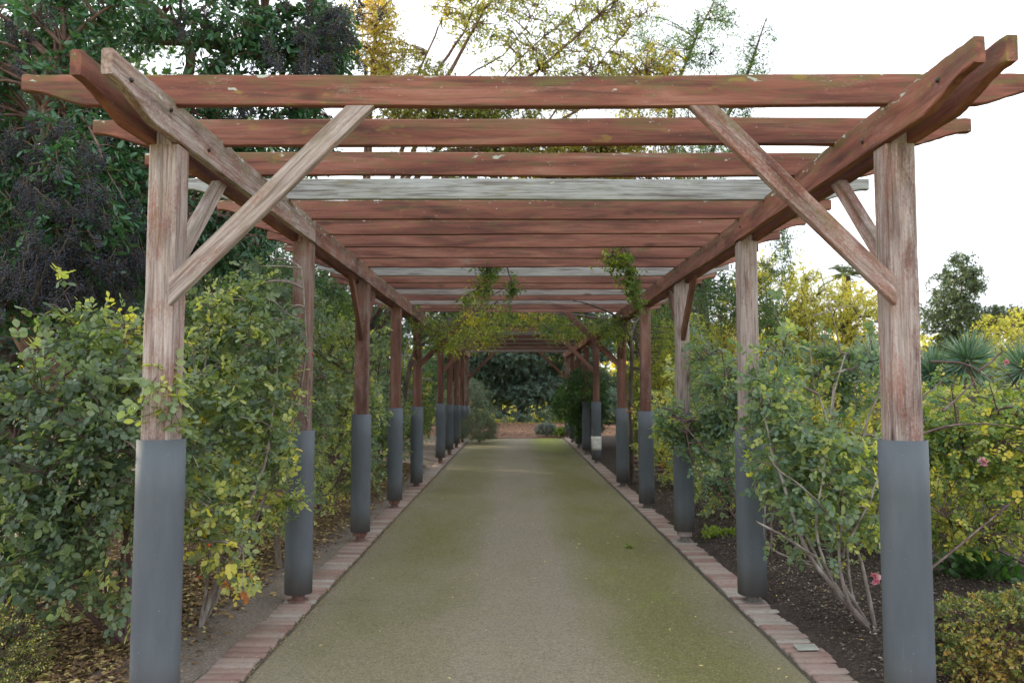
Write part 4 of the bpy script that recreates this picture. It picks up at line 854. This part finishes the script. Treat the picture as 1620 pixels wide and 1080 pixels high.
ysp = dict(n=12, len=.075, wid=.5, sprig=.35, tpl=DIAMOND, tint=tint_mix(.25, .55, .6, .3), hang=.3, lift=-.2)
YG = 'yellowing trees behind the rose beds'
tree('yellow_tree', 'golden yellow tree spreading behind the first two right posts', (7.2, 17.5, 0), 4.2,
     [((5.6, 17, 2.95), (1.6, 1.3, 1.5), 1300), ((7.3, 17.4, 2.8), (1.6, 1.3, 1.3), 1300), ((6.6, 16.2, 1.6), (2.0, 1., 1.2), 800), ((4.4, 16.4, 2.0), (1.0, 1.0, 1.2), 500)], ysp, 'yellow_tree', group=YG)
tree('yellow_tree', 'yellow-green tree at the right edge behind the roses', (12.8, 20.5, 0), 3.6,
     [((13.0, 20, 2.6), (1.5, 1.3, 1.3), 900), ((11.6, 19.5, 1.6), (1.6, 1.2, 1.1), 800), ((14.5, 20, 2.2), (1.5, 1.2, 1.4), 600)], dict(ysp, tint=tint_mix(.02, .5, .6, .3)), 'yellow_tree', group=YG)
tree('yellow_tree', 'yellow-green tree seen between the right posts of the far pergola', (4.2, 22.5, 0), 4,
     [((3.9, 22, 2.4), (1.4, 1.4, 1.5), 900), ((5.4, 23, 1.8), (1.4, 1.4, 1.6), 700), ((3.4, 19.6, 1.2), (.8, 1.6, 1.1), 600)], dict(ysp, tint=tint_mix(-.02, .5, .6, .3)), 'willow', group=YG)
tree('yellow_tree', 'yellow-green bushy tree behind the second to fourth left posts', (-4.3, 12.5, 0), 3.8,
     [((-4.0, 11.6, 2.1), (1.1, 1.8, 1.1), 1100), ((-3.6, 14.6, 2.2), (.9, 1.6, 1.3), 800), ((-4.4, 9.4, 1.6), (.8, 1.4, .9), 600), ((-3.6, 12.6, 3.1), (1.0, 1.4, .7), 500), ((-4.1, 12, .8), (.9, 2.2, .7), 600)], dict(ysp, tint=tint_mix(-.05, .5, .8, .3)), 'vine', group=YG)
tree('yellow_tree', 'green and yellow tree in the shade left of the far pergola', (-4.4, 19.5, 0), 4.5,
     [((-3.9, 18.6, 2.4), (1.3, 1.5, 1.6), 900), ((-4.2, 22, 2.4), (1.5, 1.6, 1.9), 900), ((-3.4, 20.6, 1.0), (.9, 2.2, .9), 500)], dict(ysp, tint=tint_mix(-.2, .5, .8, .3)), 'vine', group=YG)
dsp = dict(n=13, len=.13, wid=.42, sprig=.5, tpl=DIAMOND, tint=tint_mix(.0, .7, .5, .25), hang=.4, lift=-.2)
tree('olive_tree', 'dark olive-green tree on the skyline right of the nearest right post', (15.3, 27, 0), 6.8,
     [((15.2, 26.6, 5.2), (.95, 1.2, 1.1), 420), ((14.8, 26.6, 4.0), (1.3, 1.2, 1.0), 420), ((16.6, 26.6, 3.9), (1.2, 1.2, .75), 360), ((15.6, 26.8, 2.8), (2.2, 1.4, 1.0), 600), ((17.6, 27, 2.6), (1.2, 1, .7), 220)], dsp, 'olive_tree')
BG_ = 'dark trees closing the far end of the path'
def dark(label, x, y, h, rx, n, zc0=.9, mat='dark_tree'):
    el = []
    for j in range(9):
        a = j*.7; zc = zc0+.5+(h-zc0-1.2)*(j/8.); rr = rx*(1-.3*j/8); el.append(((x+rr*.45*math.cos(a*2), y-.4+rr*.4*math.sin(a*2), zc), (rr*.95, rr*.6, 1.1), n//6))
    lows = []
    r_, t_ = tree('dark_tree', label, (x, y, 0), h, el, dict(dsp, len=.17, n=14), mat, group=BG_, r=.2, gap=.02)
    g = G()
    for j in range(6):
        a = rng.uniform(0, 6.28); L = rng.uniform(1.5, 3.); z0 = rng.uniform(.2, .5)
        limb(g, [(x, y, z0), (x+L*.4*math.cos(a), y+L*.4*math.sin(a), z0+rng.uniform(-.1, .25)), (x+L*math.cos(a), y+L*math.sin(a), z0+rng.uniform(.2, .9))], .10, .03, 6, 14, .02)
    g.obj('limb', M['bark'], r_, True)
dark('blue-green evergreen tree at the end of the path, centre', .3, 39.5, 7.5, 2.6, 2400)
dark('blue-green evergreen tree at the end of the path, left of centre', -3.2, 40.5, 8.0, 2.7, 2300)
dark('blue-green evergreen tree at the end of the path, right of centre', 3.6, 41, 7.5, 2.6, 2200)
dark('dark evergreen tree far right beyond the second pergola', 8.4, 40, 7, 3, 1800, .4)
dark('dark evergreen tree far left beyond the second pergola', -7.5, 38, 8, 3, 2000, .3)
dark('dark evergreen tree filling the gap behind the path end', -.9, 43.5, 7.0, 3.0, 2200)
for lb_, c_ in (('dark green bush under the far trees left of the path end', (-5.2, 36.2, .8)), ('dark green bush under the far trees right of the path end', (4.9, 36.4, .8)), ('low dark brush under the far trees at the centre of the view', (.2, 38.2, .35))):
    mound('dark_bush', lb_, 'shrub', c_, (2.9, 1.0, .95 if c_[2] > .5 else .45), 900 if c_[2] > .5 else 260, dict(dsp, n=10, len=.14), 'dark_tree', group='bushes under the far trees', subr=(.02, .008), gap=.2, gf=1.2, maxtw=.6)
# crowns added over the far pergola, mostly out of sight, to shade it
tree('added_overarching_tree', 'leafy tree arching over the far pergola from the left, added to shade it', (-3.4, 17.8, 0), 6.5,
     [((-1.9, 17.2, 4.7), (1.4, 1.5, .8), 420), ((-.3, 16.6, 5.0), (1.3, 1.5, .7), 420), ((.0, 19.2, 5.2), (1.6, 1.6, .9), 420), ((-2.0, 20.6, 5.0), (1.6, 1.8, 1.0), 420), ((.4, 22.4, 5.3), (1.8, 1.8, .9), 420), ((-.4, 14.6, 4.5), (1.3, 1.0, .5), 260)], dict(ysp, n=14, tint=tint_mix(-.05, .6, .8, .3)), 'vine', group='trees added over the far pergola for shade', gap=.15)
tree('added_overarching_tree', 'leafy tree arching over the far pergola from the right, added to shade it', (4.4, 18.6, 0), 6,
     [((2.6, 17.6, 4.6), (1.3, 1.5, .9), 420), ((1.4, 19.6, 5.0), (1.2, 1.6, .8), 420), ((2.6, 21.6, 4.8), (1.6, 1.6, 1.0), 420), ((1.6, 24.4, 5.2), (1.8, 1.6, 1.0), 420), ((3.3, 19.5, 3.4), (1.0, 1.8, .9), 420), ((1.6, 15.2, 4.4), (1.0, 1.0, .5), 200)], dict(ysp, n=14, tint=tint_mix(-.0, .6, .8, .3)), 'vine', group='trees added over the far pergola for shade', gap=.15)
hsp = dict(n=8, len=.07, wid=.55, sprig=.28, tpl=DIAMOND, tint=tint_mix(.0, .7, 1.0, .3), hang=.4, lift=-.1)
for lb_, c_, r_, n_, mt_ in (('loose green shrub behind the posts where the far pergola begins, left', (-2.75, 17.6, 1.1), (.55, 1.1, 1.1), 520, 'green_shrub'), ('yellow-green shrub behind the middle left posts of the far pergola', (-2.7, 20.8, 1.3), (.6, 1.5, 1.3), 620, 'vine'),
                              ('tall green shrub behind the last left posts of the far pergola', (-2.7, 24.6, 1.5), (.6, 1.6, 1.5), 620, 'green_shrub'), ('yellow-green shrub behind the last right post of the near pergola', (2.75, 14.2, 1.1), (.6, 1.1, 1.0), 560, 'vine'), ('pale green shrub behind the first right posts of the far pergola', (2.75, 17.2, 1.2), (.55, 1.1, 1.2), 560, 'willow')):
    mound('side_shrub', lb_, 'shrub', c_, r_, n_, hsp, mt_, group='shrubs along the far pergola', gap=.35, gf=1.8, shell=.2, maxtw=.5, subr=(.01, .004), twig=(.004, .002), stray=.15)
# sheltering trees west of the beds, added tall and dense to block low sun
WG = 'tall trees added west of the rose beds to block low sun'
for k_, (x, y, h, s, mt) in enumerate([(-8.6, 13, 8, 2.6, 'dark_tree'), (-9.6, 17.5, 9, 3, 'vine'), (-9.2, 22.5, 9, 3, 'dark_tree'), (-10.5, 9.2, 9, 2.8, 'vine'), (-10.0, 28, 9, 3.2, 'vine'), (-12.8, 13.5, 10, 3, 'dark_tree'), (-13.5, 19, 10.5, 3.2, 'vine'), (-12, 33, 9, 3.2, 'dark_tree')]):
    el = [((x+s*.4*math.cos(j*1.7), y+s*.45*math.sin(j*1.7), 1.5+s*.35+(h-s*.6-1.5)*j/7.), (s*.75, s*.75, s*.42), 230) for j in range(8)]
    lb = ['dark-leaved tree', 'yellow-green leaved tree'][mt == 'vine']+' added to block low sun beyond the left bed, '+['nearest the privet trunk', 'behind the second left post', 'behind the third left post', 'at the far left edge', 'behind the far pergola', 'in the row behind, to the left', 'in the row behind, to the right', 'farthest back on the left'][k_]
    tree('added_shade_tree', lb, (x, y, 0), h, el, dict(dsp, len=.16, n=13, tint=tint_mix(-.1, .7, .5, .3)), mt, group=WG, r=.22, gap=.12)

# spiky yucca heads
def yucca(label, px, py, Y, r, grp='spiky yucca rosettes beyond the right bed'):
    c = P(px, py, Y); b = Vector((c.x, c.y, .03)); root = empty('yucca', b); tag(root, label, 'yucca', grp)
    g = G(); limb(g, [b, b.lerp(c, .5)+Vector((.04, 0, 0)), c], .09, .07, 10, 10, .003); g.obj('trunk', M['stake'], root, True)
    g = G(); n = 330; d = nrmz(rng.normal(size=(n, 3))+np.array([0, 0, .25])); nn = nrmz(rng.normal(size=(n, 3))); L = r*rng.uniform(.75, 1.1, n)
    leaves(g, np.repeat(np.array([tuple(c)]), n, 0)+d*.05, d, nn, L, .022, rng.random(n), (np.array([[0, .3, 0], [0, -.3, 0], [.4, .5, .02], [.4, -.5, .02], [.98, .03, -.06], [.98, -.03, -.06]]), [np.array([[0, 1, 3, 2], [2, 3, 5, 4]])]))
    g.obj('crown', M['yucca'], root)
    g = G(); n = 90; d = nrmz(rng.normal(size=(n, 3))*np.array([.5, .5, .2])+np.array([0, 0, -.9])); pts = np.array([tuple(b.lerp(c, t)) for t in rng.uniform(.45, .95, n)])
    leaves(g, pts, d, nrmz(rng.normal(size=(n, 3))), r*.7, .02, .8+0*rng.random(n), DIAMOND); g.obj('dead_leaf_skirt', M['litter'], root)
yucca('larger yucca rosette above the yellow roses', 1530, 572, 9.5, .38)
yucca('yucca rosette close beside the nearest right post', 1474, 592, 9.9, .36)
yucca('yucca rosette at the right edge of the photo', 1618, 585, 10.2, .44)
yucca('yucca rosette left of the nearest right post', 1385, 575, 10.4, .42)
# palm
c = P(1338, 438, 30); b = Vector((c.x, c.y, 0)); pr = empty('palm_tree', b); tag(pr, 'distant palm crown rising behind the golden tree', 'palm tree')
g = G(); limb(g, [b, b.lerp(c, .5), c], .2, .16, 10, 10); g.obj('trunk', M['bark'], pr, True)
g = G()
for k_ in range(26):
    a = rng.uniform(0, 6.28); e = rng.uniform(-.3, 1.2); d = np.array([math.cos(a)*math.cos(e), math.sin(a)*math.cos(e), math.sin(e)])
    t = np.linspace(.15, 1, 26); spine = np.array(tuple(c))+d*t[:, None]*1.0+np.array([0, 0, -.45])*(t[:, None]**2)
    tg = nrmz(np.gradient(spine, axis=0)); s = nrmz(np.cross(tg, [0, 0, 1.]))
    for sg in (1, -1): leaves(g, spine, nrmz(tg*.7+s*sg+np.array([0, 0, -.3])), nrmz(rng.normal(size=(26, 3))+[0, 0, 2]), .34*(1.1-t*.5), .03, rng.random(26), DIAMOND)
g.obj('crown', M['olive_tree'], pr)

# ---- far belt of trees that reads as one mass
g = G(); n = 26000
ang = rng.uniform(-1.25, 1.25, n); rad_ = rng.uniform(46, 62, n)
top = 3.2+1.6*noise3(np.stack([ang*9, ang*0, ang*0], -1), 1.)+np.where(np.abs(ang) < .14, 1.5, 0)
zz_ = rng.random(n)*np.maximum(top, 1.5)+.1; lowgap = (zz_ < 1.1) & (np.abs(ang) < .2); zz_[lowgap] += 1.2
pos = np.stack([rad_*np.sin(ang), rad_*np.cos(ang), zz_], -1)
leaves(g, pos, nrmz(rng.normal(size=(n, 3))), nrmz(rng.normal(size=(n, 3))), rng.uniform(.35, .7, n), rng.uniform(.25, .5, n), np.clip(.35+.4*noise3(pos, .25)+rng.normal(0, .2, n), 0, 1), SIMPLE)
o = g.obj('far_wood', M['yellow_tree']); tag(o, 'belt of far-off autumn woodland along the horizon', 'woodland', kind='stuff')
# sunlit shrubs glimpsed under the trees at the left
for k_, (px, Y, lb) in enumerate(((20, 21, 'sunlit yellow-green shrub glimpsed at the far left edge'), (90, 24, 'sunlit yellow shrub glimpsed left of the nearest left post'), (560, 33, 'sunlit yellow shrub glimpsed behind the left row of roses'))):
    c = P(px, 640, Y); mound('sunlit_shrub', lb, 'shrub', (c.x, c.y, .7), (1.7, 1.2, .8), 800, dict(ysp, tint=tint_mix(.15, .6, .6, .3)), 'yellow_tree', group='sunlit shrubs beyond the left trees', subr=(.02, .006), gap=.2, gf=1.2)

# ------------------------------------------------------------------ litter, chips, small things
def scatter(name, n, fx, mat, label, cat, L, Wf, z=.055, flat=.35, tintf=None):
    g = G(); xy = fx(n); n = len(xy)
    zb_ = np.where((np.abs(xy[:, 0]) > 1.68) & (xy[:, 1] < 25.5), bed_z(xy[:, 0], xy[:, 1])+.006, z)
    pos = np.column_stack([xy, zb_+rng.uniform(0, .014, n)])
    a = rng.uniform(0, 6.28, n); d = np.stack([np.cos(a), np.sin(a), rng.normal(0, flat*.6, n)], -1); nn = nrmz(np.stack([rng.normal(0, flat, n), rng.normal(0, flat, n), np.ones(n)], -1))
    Ls = rng.uniform(L[0], L[1], n); leaves(g, pos, d, nn, Ls, Ls*Wf, tintf(n) if tintf else rng.random(n), SIMPLE)
    o = g.obj(name, mat); tag(o, label, cat, kind='stuff'); return o
def left_litter(n):
    y = rng.uniform(2.6, 16, n*2)**1.0; x = -1.72-rng.gamma(2.2, .55, n*2); p = np.column_stack([x, y]); k = (x > -7)
    dens = np.where(x > -1.95, .10+.3*(y > 6.5), np.where(x > -2.2, .5, 1.)); k &= rng.random(n*2) < dens
    return p[k]
scatter('leaf_litter', 52000, left_litter, M['litter'], 'brown and yellow fallen leaves carpeting the left bed', 'leaf litter', (.025, .06), .5, tintf=lambda n: rng.random(n)**1.5*.95)
scatter('leaf_litter', 2600, lambda n: np.column_stack([1.84+rng.gamma(1.8, .9, n), rng.uniform(2.6, 14, n)]), M['litter'], 'pale fallen leaves scattered over the dark mulch', 'leaf litter', (.012, .035), .45, z=.07)
scatter('mulch_chips', 60000, lambda n: np.column_stack([1.83+rng.gamma(1.6, .8, n), rng.uniform(3.2, 13, n)]), M['chips'], 'dark wood chips of the mulch in the right bed', 'mulch', (.008, .03), .45, z=.062, flat=.6)
scatter('bark_litter', 9000, lambda n: np.column_stack([rng.uniform(-4, 4, n), rng.uniform(25.7, 36, n)]), M['litter'], 'brown leaves over the bed at the end of the path', 'leaf litter', (.03, .07), .55, tintf=lambda n: rng.random(n)*.6)
scatter('fallen_leaves', 150, lambda n: np.column_stack([rng.uniform(-1.35, 1.5, n), 4+12*rng.random(n)**1.3]), M['litter'], 'small yellow leaves fallen on the path', 'fallen leaves', (.015, .034), .5, z=.024, flat=.25, tintf=lambda n: .7+.3*rng.random(n))
scatter('grit', 9000, lambda n: np.column_stack([-1.46+rng.normal(0, .06, n), rng.uniform(3, 14, n)]), M['litter'], 'loose grit along the left brick edging', 'grit', (.004, .011), .8, z=.022, flat=.6, tintf=lambda n: .5+.4*rng.random(n))
scatter('pebbles', 24000, lambda n: np.column_stack([rng.uniform(-1.46, 1.57, n), 3.6+9*rng.random(n)**1.6]), M['grit'], 'fine grit and small stones of the path surface', 'grit', (.003, .008), .8, z=.019, flat=.5, tintf=lambda n: rng.random(n)**1.6*.8)
# green leaf sprig on the path
c = P(994, 868, ground_y(868)); g = G(); n = 12; d = nrmz(np.stack([rng.normal(size=n), rng.normal(size=n), np.abs(rng.normal(0, .5, n))], -1))
leaves(g, np.repeat(np.array([[c.x, c.y, .02]]), n, 0), d, nrmz(rng.normal(size=(n, 3))*.4+[0, 0, 1]), .05, .028, rng.random(n), OVATE)
tag(g.obj('leaf_sprig', M['grass']), 'small fresh green leaf sprig lying on the mossy path', 'leaf sprig')
# steel plaque on the edging
c = P(1275, 1036, ground_y(1036)); bm = bmesh.new(); bmesh.ops.create_cube(bm, size=1)
bmesh.ops.scale(bm, vec=(.125, .095, .005), verts=bm.verts); bmesh.ops.bevel(bm, geom=list(bm.edges), offset=.0012, segments=1, affect='EDGES')
me = bpy.data.meshes.new('metal_plate'); bm.to_mesh(me); bm.free(); o = link('metal_plate', me, M['plate'])
o.location = (c.x, c.y, .049); o.rotation_euler = (R(2), R(-2.5), R(-4)); tag(o, 'small blank steel plate set on the right brick edging', 'plate')
# garden stake
b = P(436, 882, 1); yy = 6.6; c0 = P(438, 880, yy); c1 = P(431, 790, yy); root = None
bm = bmesh.new(); bmesh.ops.create_cube(bm, size=1)
for v in bm.verts: v.co = Vector((v.co.x*.05, v.co.y*.03, v.co.z*.62))
for v in [v for v in bm.verts if v.co.z > 0]: v.co.x *= .8; v.co.z += v.co.x*.3
bmesh.ops.subdivide_edges(bm, edges=[e for e in bm.edges if abs(e.verts[0].co.z-e.verts[1].co.z) > .3], cuts=4); bmesh.ops.bevel(bm, geom=list(bm.edges), offset=.002, segments=1, affect='EDGES')
for v in bm.verts: v.co.x += .004*math.sin(v.co.z*14)
me = bpy.data.meshes.new('garden_stake'); bm.to_mesh(me); bm.free(); o = link('garden_stake', me, M['stake']); o.location = (c0.x, yy, .33); o.rotation_euler = (0, R(-4), .2)
tag(o, 'short weathered wooden stake left of the second left post', 'stake')
# low brick wall on the right
def wall(label, x0, x1, y, h):
    root = empty('brick_wall', ((x0+x1)/2, y, 0)); tag(root, label, 'wall'); g = G(); rows = int(h/.076)
    for r_ in range(rows):
        x = x0-(.115 if r_ % 2 else 0)
        while x < x1:
            a, b_ = max(x, x0), min(x+.228, x1)
            if b_-a > .03:
                V = np.array([(X, y-.055+Yy*.11+rng.uniform(-.001, .001), .0+r_*.076+Z*.066) for X in (a, b_) for Yy in (0, 1) for Z in (0, 1)])
                g.add(V, [np.array([[0, 1, 3, 2], [4, 6, 7, 5], [0, 4, 5, 1], [2, 3, 7, 6], [1, 5, 7, 3], [0, 2, 6, 4]])], rng.random()*.45)
            x += .238
    g.obj('brickwork', M['brick'], root)
    g = G(); hh = rows*.076-.012
    V = np.array([(X, Yy, Z) for X in (x0+.003, x1-.003) for Yy in (y-.05, y+.05) for Z in (-.05, hh)]); g.add(V, [np.array([[0, 1, 3, 2], [4, 6, 7, 5], [0, 4, 5, 1], [2, 3, 7, 6], [1, 5, 7, 3], [0, 2, 6, 4]])], .5); g.obj('mortar', M['mortar'], root)
wall('low red brick wall behind the fifth right post', 1.95, 4.6, 13.6, .46)
# training wires through the roses
def wire(label, pts):
    g = G(); limb(g, pts, .0016, .0016, 4, 20); o = g.obj('training_wire', M['wire'], None, True); tag(o, label, 'wire', 'training wires strung through the roses')
wire('thin upper training wire behind the left roses', [(XL-.07, PY, 1.75), (XL-.09, PY+D_*.5, 1.70), (XL-.07, PY+D_, 1.74), (XL-.09, PY+1.5*D_, 1.70), (XL-.07, PY+2*D_, 1.75)])
wire('thin training wire stretched between the right posts', [(XR+.07, PY, 1.02), (XR+.09, PY+D_*.5, .99), (XR+.07, PY+D_, 1.02), (XR+.09, PY+1.5*D_, 1.), (XR+.07, PY+2*D_, 1.02)])
print('verts', sum(len(m.vertices) for m in bpy.data.meshes), 'faces', sum(len(m.polygons) for m in bpy.data.meshes))
